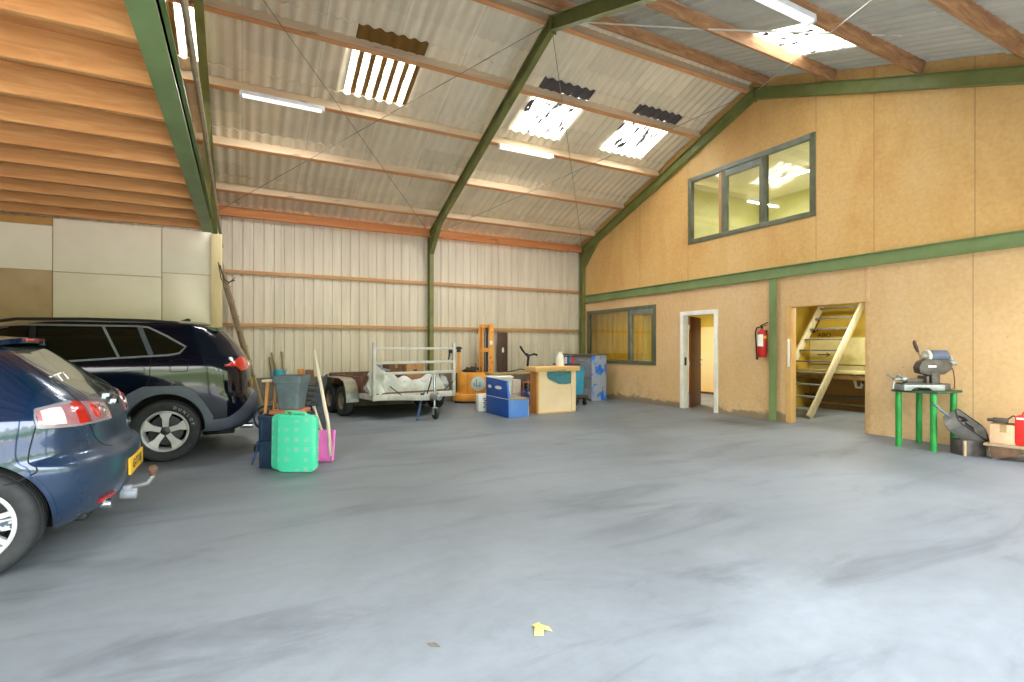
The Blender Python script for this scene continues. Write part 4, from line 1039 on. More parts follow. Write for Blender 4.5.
obj('tail_board', G().bb(-W2, W2, LB-.03, LB+.0, .50, .80), M['rust'], t, bev=.004)
for s in (-1, 1): obj('headboard_post', G().bb(s*W2-.03, s*W2+.03, -.03, .03, .36, 1.44), lgt, t, bev=.004)
for z in (1.33, 1.06, .86): obj('headboard_rail', G().bb(-W2+.03, W2-.03, -.022, .022, z-.025, z+.025), lgt, t, bev=.004)
for s in (-1, 1):
    g = G()
    def P(u, v, o):
        pts = [(.62, .36), (.66, .56), (.78, .70), (1.0, .745), (1.75, .745), (1.97, .70), (2.08, .56), (2.10, .36)]
        f = hb.poly(pts)(u); return (s*(W2+.04+.25*v), f[0], f[1]+o)
    g.slab(lambda u, v: P(u, v, .006), lambda u, v: P(u, v, -.006), 36, 2)
    obj('fender', g, mat('dull_fender', (150, 148, 128), (124, 120, 104), rough=.6, scale=6) if s < 0 else gal, t, smooth=40)
    for y in (1.03, 1.70):
        Mx = None
        w = bpy.data.objects.new('x', None)
        yb = y
        prof = [(.17, -.07), (.18, -.08), (.265, -.085), (.295, -.07), (.30, -.05), (.30, .05), (.295, .07), (.265, .085), (.18, .08), (.17, .07)]
        Mt = Matrix.Translation((s*(W2+.165), yb, .30)) @ Euler((0, R(90*s), 0)).to_matrix().to_4x4()
        bpy.data.objects.remove(w)
        wl = obj('wheel', G().lathe(prof, Mt, 36), M['rubber'], t, smooth=50)
        obj('rim', G().lathe([(0, .035), (.05, .05), (.06, .03), (.13, .03), (.165, .065), (.175, .07), (.175, -.06), (0, -.02)], Mt, 28), mat('dull_rim', (148, 138, 118), (110, 98, 84), scale=9), wl, smooth=40)
obj('mudflap', G().bb(-W2-.29, -W2-.05, .60, .62, .30, .46), gal, t)
for s in (-1, 1): obj('drawbar', G().beam((s*.60, .05, .40), (s*.06, -.62, .42), .06, .09), lgt, t, bev=.004)
obj('coupling', G().beam((0, -.55, .43), (0, -.86, .43), .07, .07).cyl((0, -.80, .47), (0, -.90, .43), .05, n=12).beam((0, -.66, .48), (0, -.86, .53), .04, .02), gal, t, bev=.006)
jk = obj('jockey_stem', G().cyl((.11, -.52, .16), (.11, -.52, .80), .024, n=12).cyl((.11, -.52, .80), (.11, -.52, .86), .012, n=8).beam((.03, -.52, .84), (.17, -.52, .84), .02, .02).box((.10, -.52, .44), (.09, .10, .10)), M['chrome'], t, smooth=40)
obj('jockey_wheel', G().cyl((.085, -.55, .105), (.135, -.55, .105), .10, n=24).cyl((.08, -.55, .105), (.14, -.55, .105), .045, n=16), M['rubber'], t, bev=.006)
obj('jockey_fork', G().bb(.06, .074, -.57, -.50, .09, .22).bb(.146, .16, -.57, -.50, .09, .22).bb(.06, .16, -.55, -.49, .21, .225), M['steel'], t)
bl = mat('blue_jack_paint', (70, 94, 140), (56, 78, 120))
obj('prop_leg', G().beam((-.10, -.42, .50), (-.20, -.46, .07), .035, .035).beam((-.05, -.44, .55), (-.22, -.46, .10), .02, .02).box((-.205, -.46, .012), (.06, .06, .024)).beam((-.20, -.46, .02), (-.20, -.46, .12), .02, .02), bl, t, bev=.003)
obj('brake_lever', G().tube([(.02, -.40, .48), (.03, -.52, .72), (.0, -.60, .80)], .012, 8).tube([(-.55, .0, .62), (-.35, -.1, .44), (-.08, -.4, .44)], .010, 6).tube([(.84, -.02, .66), (.6, -.06, .5)], .010, 6), M['black'], t, smooth=50)
obj('lamp_bracket', G().box((W2-.05, .03, 1.28), (.07, .06, .10)).beam((W2-.07, .03, 1.26), (W2-.09, .05, 1.10), .03, .03), M['black'], t, bev=.004)
# white tarp and boxes on the trailer
def tarpn(x, y): return .5+.5*math.sin(3.1*x+1.3)*math.cos(2.7*y+.4)
def on_tr(x, y, z):
    a = R(TA); return (3.0+x*math.cos(a)-y*math.sin(a), 9.72+x*math.sin(a)+y*math.cos(a), z)
g = G()
def tz(u, v):
    x, y = -.78+1.55*u, .10+.75*v
    e = min(1, 9*u, 9*(1-u))*min(1, 6*v+.35, 7*(1-v))
    rid = max(0, 1-abs(x+.52)*3.2)*.30+max(0, 1-abs(x-.58)*3.0)*.22+max(0, 1-abs(x+.1)*2.2)*.12
    cr = .030*abs(math.sin(9*x+5*y)+math.sin(13*x-11*y))+.018*abs(math.sin(27*x+19*y))
    return .505+e*(.05+rid+cr+.05*math.sin(4*y+2*x))
g.slab(lambda u, v: (-.78+1.55*u, .10+.75*v, tz(u, v)), lambda u, v: (-.78+1.55*u, .10+.75*v, .495), 60, 28)
o = obj('tarp', g, M['tarp'], smooth=50); o.location = (3.0, 9.72, 0); o.rotation_euler = (0, 0, R(TA)); tag(o, 'crumpled white tarpaulin heaped on the trailer bed', 'tarp')
g = G()
g.slab(lambda u, v: (-.98+.30*u+.03*math.sin(9*v), .06+.02*math.sin(7*u), .86-.40*v+.10*math.sin(PI*u)*(1-v)), lambda u, v: (-.98+.30*u+.03*math.sin(9*v), .10+.10*math.sin(PI*u)+.02, .84-.40*v+.08*math.sin(PI*u)*(1-v)), 14, 12)
o = obj('folded_sheet', g, M['tarp'], smooth=50); o.location = (3.0+.03, 9.72-.02, 0); o.rotation_euler = (0, 0, R(TA)); tag(o, 'folded white sheet hanging on the left headboard post of the trailer', 'sheet')
def carton(loc, rz_, w, d, h, m, lab, hole=True):
    t = thing('cardboard_box', lab, 'box', loc, rz_)
    obj('box_body', G().bb(-w/2, w/2, -d/2, d/2, 0, h), m, t, bev=.004)
    obj('tape', G().bb(-.03, .03, -d/2-.001, d/2+.001, h-.002, h+.001).bb(-.03, .03, -d/2-.0015, -d/2+.001, h-.09, h), mat('tape', (172, 140, 92), rough=.35), t)
    if hole: obj('hand_hole', G().prism([(x, z+h*.68) for x, z in rrect(.09, .03, .014)], 'y', -d/2-.002, -d/2+.004), M['dark'], t)
    return t
carton(on_tr(.62, 1.35, .495), TA, .42, .32, .52, M['cardboard'], 'light brown carton with hand hole standing on the trailer')
carton(on_tr(.20, 1.42, .495), TA, .34, .32, .50, M['cardboardD'], 'dark brown carton beside the light one on the trailer', False)
t = thing('metal_clamp', 'small grey metal fitting on the trailer beside the dark carton', 'fitting', on_tr(-.18, 1.25, .495), TA)
obj('clamp_body', G().box((0, 0, .22), (.05, .05, .44)).beam((-.09, 0, .42), (.22, 0, .36), .04, .05).box((.0, 0, .46), (.10, .07, .06)), M['cabgrey'], t, bev=.006)

# ------------------------------------------------------------------ orange pallet truck
t = thing('pallet_stacker', 'old orange electric pallet stacker with round dial against the back wall', 'forklift', (5.12, 11.66, 0), -24)
pl = [(-.46, -.10), (-.40, -.20), (-.28, -.26), (.46, -.26), (.46, .26), (-.46, .26)]
obj('chassis', G().prism(pl, 'z', .13, .74), M['orange'], t, bev=.02)
sk = [(-.56, -.14), (-.48, -.27), (-.32, -.34), (.50, -.34), (.50, .30), (-.56, .30)]
obj('skirt', G().prism(sk, 'z', .05, .22), M['orange'], t, bev=.02)
obj('drive_base', G().prism([(x*.92, y*.92) for x, y in sk], 'z', .0, .05), M['black'], t)
obj('panel_seam', G().bb(-.20, -.196, -.263, -.255, .22, .72).bb(.44, .444, -.263, -.255, .22, .72), M['dark'], t)
dg_ = obj('dial', G().cyl((.06, -.255, .47), (.06, -.275, .47), .175, n=40), mat('dial_white', (214, 226, 226), (196, 212, 214)), t, bev=.004)
obj('dial_mark', G().box((.01, -.278, .50), (.02, .004, .17)).box((.06, -.278, .42), (.12, .004, .018)).box((.10, -.278, .46), (.018, .004, .10)).box((-.04, -.278, .45), (.018, .004, .08)), mat('dial_teal', (70, 130, 140)), dg_)
for x, w_ in ((.13, .10), (.38, .12)):
    obj('mast_upright', G().bb(x-w_/2, x-w_/2+.03, .0, .16, .70, 1.92).bb(x+w_/2-.03, x+w_/2, -.02, .14, .70, 1.92).bb(x-w_/2, x+w_/2, .10, .13, .70, 1.92) if x < .3 else G().bb(x-w_/2, x+w_/2, -.03, .12, .20, 1.93), M['orange'], t, bev=.006)
obj('mast_crossbar', [G().bb(.08, .42, .02, .10, 1.84, 1.92), G().bb(.10, .38, .02, .08, 1.24, 1.34)], M['orange'], t, bev=.006)
obj('mast_cylinder', G().cyl((.27, .06, .70), (.27, .06, 1.84), .035, n=14).cyl((.21, .05, .7), (.21, .05, 1.7), .012, n=8), M['alloyD'], t, smooth=40)
obj('paper_tag', G().box((.38, -.034, 1.47), (.07, .006, .10)), M['white'], t)
obj('wear_marks', G().box((.36, -.033, 1.10), (.03, .005, .05)).box((.41, -.033, .98), (.02, .005, .03)).box((.40, -.033, 1.72), (.025, .005, .03)).box((.36, -.033, .80), (.02, .005, .04)), M['rust'], t)
obj('tiller', G().beam((-.42, .0, .74), (-.42, .04, 1.22), .07, .06), M['orange'], t, bev=.008)
obj('tiller_head', G().box((-.42, .03, 1.30), (.10, .10, .14)).cyl((-.50, .03, 1.33), (-.34, .03, 1.33), .02, n=10), M['black'], t, bev=.01)
g = G()
for k in range(22):
    a = random.random()*6.28; g.box((-.08+random.uniform(-.22, .22), random.uniform(-.14, .10), .75+random.random()*.10+.012*0), (random.uniform(.05, .14), random.uniform(.04, .09), random.uniform(.03, .07)), (random.uniform(-20, 20), random.uniform(-20, 20), math.degrees(a)))
obj('battery_gear', g.cyl((.0, 0, .74), (.0, 0, .96), .012, n=8).tube([(-.25, 0, .78), (-.1, -.1, .88), (.08, -.05, .80)], .012), M['castgrey'], t, bev=.004)
# dark plank with a tag on the wall
t = thing('dark_plank', 'dark brown plank with white tag leaning upright on the sheet wall', 'plank', (6.03, 11.98, 0))
obj('board', G().bb(-.14, .14, 0, .04, .01, 1.74), M['plank'], t, bev=.004); obj('tag_label', G().prism([(-.03, 1.22), (.03, 1.22), (.03, 1.32), (0, 1.36), (-.03, 1.32)], 'y', -.004, .001), M['white'], t)

# blue bench seat
t = thing('blue_bench', 'blue L-shaped bench unit with tall panel and oval hand holes', 'bench', (4.50, 8.72, 0))
obj('tall_panel', G().prism([(0, 0), (1.0, 0), (1.0, .74), (.08, .70), (.0, .36)], 'x', 0, .02), M['bluecol'], t, bev=.002)
obj('panel_edge', G().prism([(-.004, .36), (.076, .705), (.10, .705), (.02, .36)], 'x', .018, .05), M['bluelt'], t, bev=.002)
obj('seam_strip', G().bb(-.003, .0, .0, .98, .352, .362), M['white'], t)
def oval(cy_, cz_, a_, b_): return [(cy_+a_*math.cos(q*PI/10), cz_+b_*math.sin(q*PI/10)) for q in range(20)]
for cy_, a_ in ((.42, .15), (.82, .08)): obj('hand_hole', G().prism(oval(cy_, .555, a_, .035), 'x', -.004, .002), M['white'], t)
obj('seat_box', G().bb(.02, .44, .0, 1.0, 0, .335), M['bluelt'], t, bev=.003)
obj('seat_top', G().bb(.02, .455, -.012, 1.0, .335, .362), mat('grey_bench_top', (150, 140, 128), (128, 118, 108)), t, bev=.003)
obj('side_edge', G().bb(.437, .452, -.004, 1.0, 0, .335), mat('pinkish_edge', (206, 186, 190)), t)
# white containers behind it
t = thing('white_carton', 'white carton with dark printed bars beside the blue bench', 'carton', (4.58, 9.98, 0), -8)
obj('carton_body', G().bb(-.16, .10, -.10, .10, 0, .36), M['white'], t, bev=.006)
g = G()
for k in range(5): g.box((-.03+.022*(k % 2), -.102, .09+.045*k), (.05, .003, .02))
obj('print', g, M['alloyD'], t)
t = thing('white_crate', 'white plastic bin standing behind the tall blue panel', 'bin', (5.02, 10.15, 0), -20)
obj('bin_body', G().prism([(-.22, 0), (.22, 0), (.26, .68), (-.26, .68)], 'y', -.2, .2), M['white'], t, bev=.01); obj('bin_rim', G().bb(-.29, .29, -.23, .23, .68, .72), M['white'], t, bev=.008)
t = thing('white_drum', 'white cylindrical drum under the yellowish bench top', 'drum', (5.52, 10.35, 0))
obj('drum_body', G().lathe([(0, 0), (.13, 0), (.135, .02), (.13, .3), (.135, .32), (.13, .34), (.13, .60), (.12, .62), (0, .62)], None, 28), mat('drum_white', (226, 216, 206), (200, 186, 174)), t, smooth=40)
t = thing('work_bench', 'rough workbench with yellowish top behind the blue bench', 'bench', (5.66, 10.7, 0), 0)
obj('bench_top', G().bb(-.62, .55, -.26, .26, .72, .76), mat('bench_top_wood', (180, 166, 118), (146, 130, 88), scale=7), t, bev=.004)
for sx_ in (-.57, .50):
    for sy in (-.2, .2): obj('leg', G().bb(sx_-.03, sx_+.03, sy-.03, sy+.03, 0, .72), M['rough'], t)
tag(obj('iron_rod', G().tube([(5.45, 10.62, .775), (5.8, 10.6, .84), (6.15, 10.55, .775)], .012, 8), M['black'], smooth=50), 'thin dark rod lying on the yellowish workbench top', 'rod')
t = thing('red_stool', 'rusty red metal stool left of the pine counter', 'stool', (5.72, 9.95, 0), 15)
rs = mat('rust_red_paint', (200, 104, 70), (172, 84, 56))
obj('seat', G().bb(-.15, .15, -.15, .15, .56, .585), rs, t, bev=.005)
for sx_ in (-1, 1):
    for sy in (-1, 1): obj('leg', G().beam((sx_*.12, sy*.12, .56), (sx_*.16, sy*.16, 0), .025, .025), rs, t)
obj('stretcher', G().beam((-.14, -.14, .25), (.14, -.14, .25), .02, .02).beam((-.14, .14, .25), (.14, .14, .25), .02, .02), rs, t)
t = thing('blue_bag', 'crumpled blue plastic bag in the shade beneath the workbench', 'bag', (5.95, 10.62, 0))
g = G(); g.slab(lambda u, v: (-.2+.4*u, -.18+.36*v, .03+.40*(math.sin(PI*u)*math.sin(PI*v))**.6*(.8+.2*math.sin(11*u+5*v)*math.cos(9*v))), lambda u, v: (-.2+.4*u, -.18+.36*v, 0), 18, 16)
obj('bag_body', g, mat('blue_bag_film', (40, 96, 176), (28, 60, 110), rough=.35, scale=6), t, smooth=50)
obj('bag_knot', G().lathe([(.02, 0), (.05, .03), (.03, .07), (.06, .13), (0, .13)], Matrix.Translation((0, 0, .38)), 10), M['navy'], t, smooth=50)

# pine counter with teal cloth
t = thing('pine_counter', 'pale pine counter desk with overhanging top beside the blue bench', 'counter', (5.30, 8.97, 0), 0)
obj('front_panel', G().bb(.03, .86, 0, .02, 0, .86), M['palewood'], t)
obj('corner_post', G().bb(0, .035, -.01, .05, 0, .86), M['pine'], t, bev=.003); obj('corner_post', G().bb(.82, .93, -.012, .04, 0, .86), M['palewood'], t, bev=.003)
obj('side_panel', G().bb(0, .02, .05, .30, 0, .86), M['darkpine'], t); obj('side_panel', G().bb(.91, .93, .04, .30, 0, .86), M['darkpine'], t)
obj('base_strip', G().bb(.0, .93, -.014, .03, 0, .025), M['pine'], t, bev=.002)
obj('counter_top', G().bb(-.10, .98, -.09, .36, .86, .955), M['pine'], t, bev=.006)
obj('shelf', G().bb(.02, .91, .03, .30, .42, .44), M['pine'], t)
g = G(); pts = [(.22, .86), (.80, .86), (.80, .60), (.66, .585), (.50, .60), (.36, .66), (.25, .71), (.22, .77)]
g.prism([(x, z) for x, z in pts], 'y', -.026, -.016)
o = obj('teal_cloth', g, M['teal'], bev=.003); o.location = (5.30, 8.97, 0); tag(o, 'teal cloth hanging over the front of the pine counter', 'cloth')
t = thing('white_jug', 'white plastic jug with handle on the pine counter', 'jug', (5.98, 9.18, .957), 40)
obj('jug_body', G().lathe([(0, 0), (.085, 0), (.09, .02), (.075, .20), (.05, .25), (.045, .29), (.05, .30), (.035, .30), (.035, .25), (0, .24)], None, 24), M['white'], t, smooth=50)
obj('jug_handle', G().tube([(-.05, 0, .25), (-.13, 0, .23), (-.14, 0, .12), (-.08, 0, .07)], .012, 8), M['white'], t, smooth=50)
obj('jug_spout', G().tube([(.06, 0, .08), (.12, 0, .20), (.15, 0, .26)], [.02, .014, .012], 8), M['white'], t, smooth=50)
# bits beyond the counter
t = thing('sky_blue_bin', 'sky blue plastic bin between pine counter and grey cabinet', 'bin', (6.92, 9.95, .24), 10)
obj('bin_body', G().prism([(-.13, 0), (.13, 0), (.16, .62), (-.16, .62)], 'y', -.13, .13), M['cyanbin'], t, bev=.02); obj('bin_rim', G().bb(-.175, .175, -.15, .15, .62, .65), M['cyanbin'], t, bev=.006)
t = thing('bin_trolley', 'low dark trolley on castors carrying the sky blue bin', 'trolley', (6.92, 9.95, 0), 10)
obj('deck', G().bb(-.20, .20, -.18, .18, .18, .235), M['plank'], t, bev=.004)
for sx_ in (-1, 1):
    for sy in (-1, 1): obj('castor', G().cyl((sx_*.15-.015, sy*.13, .06), (sx_*.15+.015, sy*.13, .06), .06, n=16).box((sx_*.15, sy*.13, .14), (.05, .05, .08)), M['black'], t)
t = thing('exercise_bike', 'dark exercise bike with raised handlebars behind the pine counter', 'exercise bike', (6.62, 11.35, 0), -20)
obj('frame', G().bb(-.30, -.22, -.22, .22, 0, .05).bb(.42, .50, -.22, .22, 0, .05).beam((-.26, 0, .04), (.46, 0, .04), .06, .06).tube([(-.10, 0, .06), (-.20, 0, .7), (-.16, 0, 1.12)], .03, 10).tube([(.22, 0, .06), (.34, 0, .72)], .028, 10), M['black'], t, bev=.003)
obj('flywheel', G().cyl((-.05, -.06, .32), (-.05, .06, .32), .22, n=32), M['alloyD'], t, bev=.01)
obj('saddle', G().slab(lambda u, v: (.22+.28*u, (-.10+.20*v)*(.35+.65*u), .78-.03*(2*v-1)**2), lambda u, v: (.22+.28*u, (-.10+.20*v)*(.35+.65*u), .73), 8, 6), M['black'], t, smooth=50)
obj('handlebar', G().tube([(-.16, 0, 1.10), (-.22, -.10, 1.14), (-.34, -.16, 1.28), (-.40, -.17, 1.38)], [.02, .02, .026, .026], 8).tube([(-.16, 0, 1.10), (-.12, .10, 1.14), (.02, .16, 1.18), (.10, .17, 1.15)], [.02, .02, .026, .026], 8), M['black'], t, smooth=50)
obj('console', G().box((-.18, 0, 1.17), (.10, .14, .03), (0, 30, 0)), M['black'], t, bev=.006)
for s in (-1, 1): obj('pedal', G().beam((-.02, s*.08, .34), (.08*s, s*.10, .34-.14*s), .02, .02).box((.08*s, s*.15, .34-.14*s), (.10, .09, .025)), M['black'], t)
# grey-blue cabinet with flaking blue paint
fl2 = NT('flaking_blue_on_grey'); n1 = fl2.noise(fl2.coord((2.2, 2.2, 1.6)), 2.1, 4, .6, .6)
fc = fl2.ramp(n1, [(.535, lin((160, 166, 188))), (.555, lin((44, 120, 226))), (.75, lin((38, 104, 206)))]); fl2.principled(fc, .5)
t = thing('metal_cabinet', 'grey metal drawer cabinet with flaking blue end panel below the window', 'cabinet', (7.80, 10.53, 0))
obj('end_panel', G().bb(0, .46, -.012, .01, .0, 1.15), fl2.m, t, bev=.003)
obj('carcass', G().bb(.03, .46, .01, 1.48, .03, 1.13), M['cabgrey'], t, bev=.003)
obj('cabinet_top', G().bb(-.04, .50, -.03, 1.5, 1.15, 1.175), mat('brown_grey_top', (128, 112, 98), (106, 92, 82)), t, bev=.003)
for k in range(4):
    z0 = .06+.25*k
    dr = obj('drawer', G().bb(.0, .03, .06, .74, z0, z0+.23), M['cabgrey'], t, bev=.004); obj('pull', G().bb(-.02, .0, .30, .50, z0+.17, z0+.19), M['chrome'], dr, bev=.003)
obj('side_door', G().bb(.0, .03, .77, 1.44, .06, 1.04), M['cabgrey'], t, bev=.004)
t = thing('tool_tray', 'small tray of spray cans and cables between counter and cabinet', 'tray', (7.02, 10.50, .0), 0)
obj('stand', G().bb(-.2, .2, -.2, .2, .0, .03).bb(-.03, .03, -.03, .03, 0, .93).bb(-.26, .26, -.22, .22, .93, .955), M['navy'], t, bev=.003)
ctc = [((60, 190, 80), -.16), ((226, 226, 222), -.06), ((40, 90, 180), .05), ((200, 50, 44), .16)]
for q, (cl, x) in enumerate(ctc):
    c_ = thing('spray_can', ('green', 'white', 'blue', 'red')[q]+' spray can on the tray behind the pine counter', 'can', (7.02+x, 10.50-.06*(q % 2), .958), 0, 'spray cans on the tray')
    obj('can_body', G().lathe([(0, 0), (.032, 0), (.033, .14), (.022, .16), (0, .16)], None, 14), mat('can_paint_%s' % ('green', 'white', 'blue', 'red')[q], cl, rough=.3), c_, smooth=40)
    obj('cap', G().cyl((0, 0, .16), (0, 0, .195), .018, n=12), M['black'], c_)
tag(obj('cable_heap', G().tube([(7.02+.2*math.cos(k*.9)*(.6+.02*k), 10.64+.05*math.sin(k*.9), .975+.012*(k % 5)+.01*k*.6) for k in range(22)], .010, 6), M['black'], smooth=50), 'tangle of black cable on the tray behind the spray cans', 'cable')

# ------------------------------------------------------------------ right wall: extinguisher, saw, cart
t = thing('fire_extinguisher', 'red fire extinguisher hanging on the beige wall beside the green post', 'fire extinguisher', (WX-.115, 6.30, 1.17))
obj('cylinder', G().lathe([(0, 0), (.07, .0), (.082, .015), (.082, .42), (.07, .47), (.035, .50), (.03, .53), (0, .53)], None, 28), M['red'], t, smooth=45)
obj('label', G().lathe([(.0835, .20), (.0835, .42)], None, 28) if False else G().slab(lambda u, v: (.0835*math.cos(R(150+80*u)), .0835*math.sin(R(150+80*u)), .20+.22*v), lambda u, v: (.081*math.cos(R(150+80*u)), .081*math.sin(R(150+80*u)), .20+.22*v), 12, 1), M['white'], t, smooth=60)
obj('label', G().slab(lambda u, v: (.0836*math.cos(R(236+50*u)), .0836*math.sin(R(236+50*u)), .345+.05*v), lambda u, v: (.081*math.cos(R(236+50*u)), .081*math.sin(R(236+50*u)), .345+.05*v), 8, 1), M['yellow'], t, smooth=60)
obj('valve', G().cyl((0, 0, .53), (0, 0, .58), .02, n=12).beam((.0, .03, .585), (.0, -.12, .64), .025, .014).beam((.0, .03, .575), (.0, -.10, .585), .025, .012), M['black'], t, bev=.003)
obj('hose', G().tube([(0, .02, .56), (-.02, .09, .55), (-.02, .125, .45), (0, .12, .2), (.01, .115, .0)], .013, 8).tube([(.01, .115, 0), (.01, .11, -.05)], .018, 8), M['black'], t, smooth=50)
obj('wall_bracket', G().bb(.075, .113, -.03, .03, .05, .50), M['black'], t)

t = thing('saw_table', 'green legged steel table carrying the cut-off saw', 'table', (8.235, 3.565, 0), 0)
obj('table_top', G().bb(-.335, .335, -.27, .27, .745, .775), mat('table_top_dark_green', (60, 92, 62), (46, 66, 50)), t, bev=.004)
for sx_ in (-.275, .265):
    for sy in (-.2, .2): obj('leg', G().cyl((sx_, sy, 0), (sx_, sy, .745), .038, n=18), M['sawgreen'], t, smooth=40)
t = thing('cutoff_saw', 'grey metal cut-off saw with red handle on the green table', 'saw', (8.08, 3.60, .777), -33)
cg, cgd = M['casting'], M['castgrey']
obj('base', G().prism([(-.30, 0), (-.30, .10), (.30, .10), (.30, 0), (.12, 0), (.06, .05), (-.14, .05), (-.20, 0)], 'y', -.17, .10), cg, t, bev=.006)
obj('bed', G().bb(.10, .42, -.12, .14, .0, .12).bb(-.28, .18, -.12, .08, .10, .125), cgd, t, bev=.006)
obj('vice', G().bb(-.20, .10, -.08, .04, .125, .20).bb(.05, .09, -.14, .08, .125, .25).bb(.14, .26, -.12, .08, .12, .30), cgd, t, bev=.006)
obj('vice_screw', G().cyl((-.36, -.02, .19), (-.18, -.02, .19), .022, n=12).cyl((-.26, -.02, .19), (-.18, -.02, .19), .045, n=16), cg, t, smooth=40)
g = G().cyl((-.375, -.02, .19), (-.345, -.02, .19), .03, n=12)
for k in range(3):
    a = 2*PI*k/3+.5; g.tube([(-.36, -.02, .19), (-.38, -.02+.15*math.cos(a), .19+.15*math.sin(a))], .011, 8).cyl((-.38, -.02+.13*math.cos(a), .19+.13*math.sin(a)), (-.38, -.02+.17*math.cos(a), .19+.17*math.sin(a)), .018, n=8)
obj('hand_wheel', g, M['steel'], t, smooth=40)
hd = [(-.02, .30), (-.04, .40), (0, .50), (.08, .55), (.36, .53), (.46, .48), (.44, .36), (.34, .28), (.10, .27)]
obj('saw_head', G().prism(hd, 'y', -.11, .05), cgd, t, bev=.012)
obj('head_pivot', G().bb(.16, .28, -.06, .06, .22, .34), cgd, t, bev=.006)
obj('name_badge', G().box((.15, -.113, .42), (.12, .004, .035)), M['alloy'], t)
obj('motor', G().cyl((.15, .0, .60), (.42, .0, .60), .105, n=28), mat('motor_blue_grey', (96, 106, 128), (80, 88, 108)), t, bev=.01)
obj('motor_cap', G().cyl((.11, 0, .60), (.16, 0, .60), .11, n=28).cyl((.09, 0, .60), (.12, 0, .60), .04, n=16), mat('motor_cap_cream', (206, 204, 190), (186, 184, 170)), t, bev=.008)
obj('side_knob', G().cyl((.44, -.05, .48), (.54, -.05, .48), .045, n=14).box((.47, -.05, .56), (.03, .03, .09)), cg, t, bev=.006)
t.scale = (.84, .84, .76)
obj('handle_arm', G().tube([(.04, -.02, .52), (.03, -.02, .60), (-.01, -.02, .70)], .012, 8), M['red'] if False else mat('copper_brown_rod', (150, 96, 66)), t, smooth=50)
obj('grip', G().tube([(.0, -.02, .67), (-.03, -.02, .75), (-.06, -.02, .85), (-.055, -.02, .88)], [.018, .028, .024, .012], 10), mat('maroon_grip', (74, 46, 52)), t, smooth=50)
obj('power_cord', G().tube([(.46, -.04, .46), (.52, -.03, .34), (.56, .0, .16), (.57, .02, .02), (.50, .04, .008)], .008, 6), M['brown'], t, smooth=50)

# grey suction machine on a dark crate, cart with carton and red can
t = thing('dark_crate', 'small dark wooden crate on the floor under the grey machine', 'crate', (8.12, 3.06, 0), -30)
obj('crate_box', G().bb(-.14, .14, -.11, .11, 0, .19), mat('dark_crate_wood', (96, 86, 84), (58, 52, 52), scale=8), t, bev=.004); obj('corner_batten', G().bb(-.145, -.12, -.115, -.09, 0, .19).bb(.12, .145, -.115, -.09, 0, .19), M['rough'], t)
t = thing('tipped_machine', 'grey metal machine with rounded housing tipped over beside the green table', 'machine', (8.08, 3.10, .19), -31)
t.scale = (.9, .9, .9)
Mx = Matrix.Translation((0, -.02, .16)) @ Euler((R(44), R(36), 0)).to_matrix().to_4x4()
tub = rrect(.50, .30, .09)
g = G(); rg = [[(x*k, y*k, z) for x, y in tub] for k, z in ((.90, -.10), (1, -.08), (1, .10), (.93, .10), (.88, .03))]
n = len(tub); g.add([p for r_ in rg for p in r_], [(k*n+i, k*n+(i+1) % n, (k+1)*n+(i+1) % n, (k+1)*n+i) for k in range(4) for i in range(n)]+[tuple(range(n))[::-1], tuple(range(4*n, 5*n))], Mx)
obj('housing', g, M['greymetal'], t, smooth=40)
obj('opening', G().add(*(lambda q: (q.v, q.f))(G().bb(-.02, .13, -.10, .10, .028, .036)), Mx), M['dark'], t)
obj('rim_band', G().add(*(lambda q: (q.v, q.f))(G().tube([(x, y, .10) for x, y in tub]+[(tub[0][0], tub[0][1], .10)], .010, 6)), Mx), M['alloyD'], t, smooth=50)
obj('motor_hose', G().add(*(lambda q: (q.v, q.f))(G().tube([(-.18, .06, .05), (-.14, -.02, .12), (-.08, .02, .10), (-.06, .08, .04)], .018, 8)), Mx), M['black'], t, smooth=50)
obj('push_handle', G().tube([Mx @ Vector((-.22, 0, 0)), Mx @ Vector((-.42, .02, .01)), Mx @ Vector((-.55, .02, .02))], .016, 10), mat('blue_grey_tube', (96, 112, 124)), t, smooth=50)
obj('support_leg', G().tube([Mx @ Vector((.18, -.10, -.04)), (.30, -.10, .02), (.44, -.06, -.185)], .014, 8).tube([Mx @ Vector((.24, .06, 0)), (.36, .02, .06)], .012, 8), M['steel'], t, smooth=50)
t = thing('timber_dolly', 'low timber dolly at the right edge carrying a carton and a red can', 'dolly', (8.20, 2.55, 0), -80)
obj('deck', G().bb(-.35, .40, -.16, .16, .16, .19), M['rough'], t, bev=.003)
obj('runner', G().prism([(-.30, .16), (.40, .16), (.40, .10), (.0, .10), (-.20, .02), (-.28, .02)], 'y', -.15, -.11), M['rust'], t, bev=.003); obj('runner', G().prism([(-.30, .16), (.40, .16), (.40, .10), (.0, .10), (-.20, .02), (-.28, .02)], 'y', .11, .15), M['rust'], t, bev=.003)
obj('caster', G().cyl((-.25, -.13, .05), (-.25, -.09, .05), .05, n=16).cyl((-.25, .09, .05), (-.25, .13, .05), .05, n=16).cyl((.32, -.13, .05), (.32, -.09, .05), .05, n=16).cyl((.32, .09, .05), (.32, .13, .05), .05, n=16), M['cabgrey'], t, bev=.004)
carton((8.16, 2.735, .193), -75, .24, .22, .23, mat('pinkish_carton', (206, 172, 140), (190, 154, 122)), 'pale open carton on the timber dolly beside the red can', False)
t = thing('hand_drill', 'dark power tool lying with its cord on the pale carton', 'power tool', (8.16, 2.735, .428), -75)
obj('tool_body', G().box((-.03, 0, .035), (.14, .07, .06)).cyl((-.10, 0, .035), (-.15, 0, .035), .02, n=10), M['castgrey'], t, bev=.01)
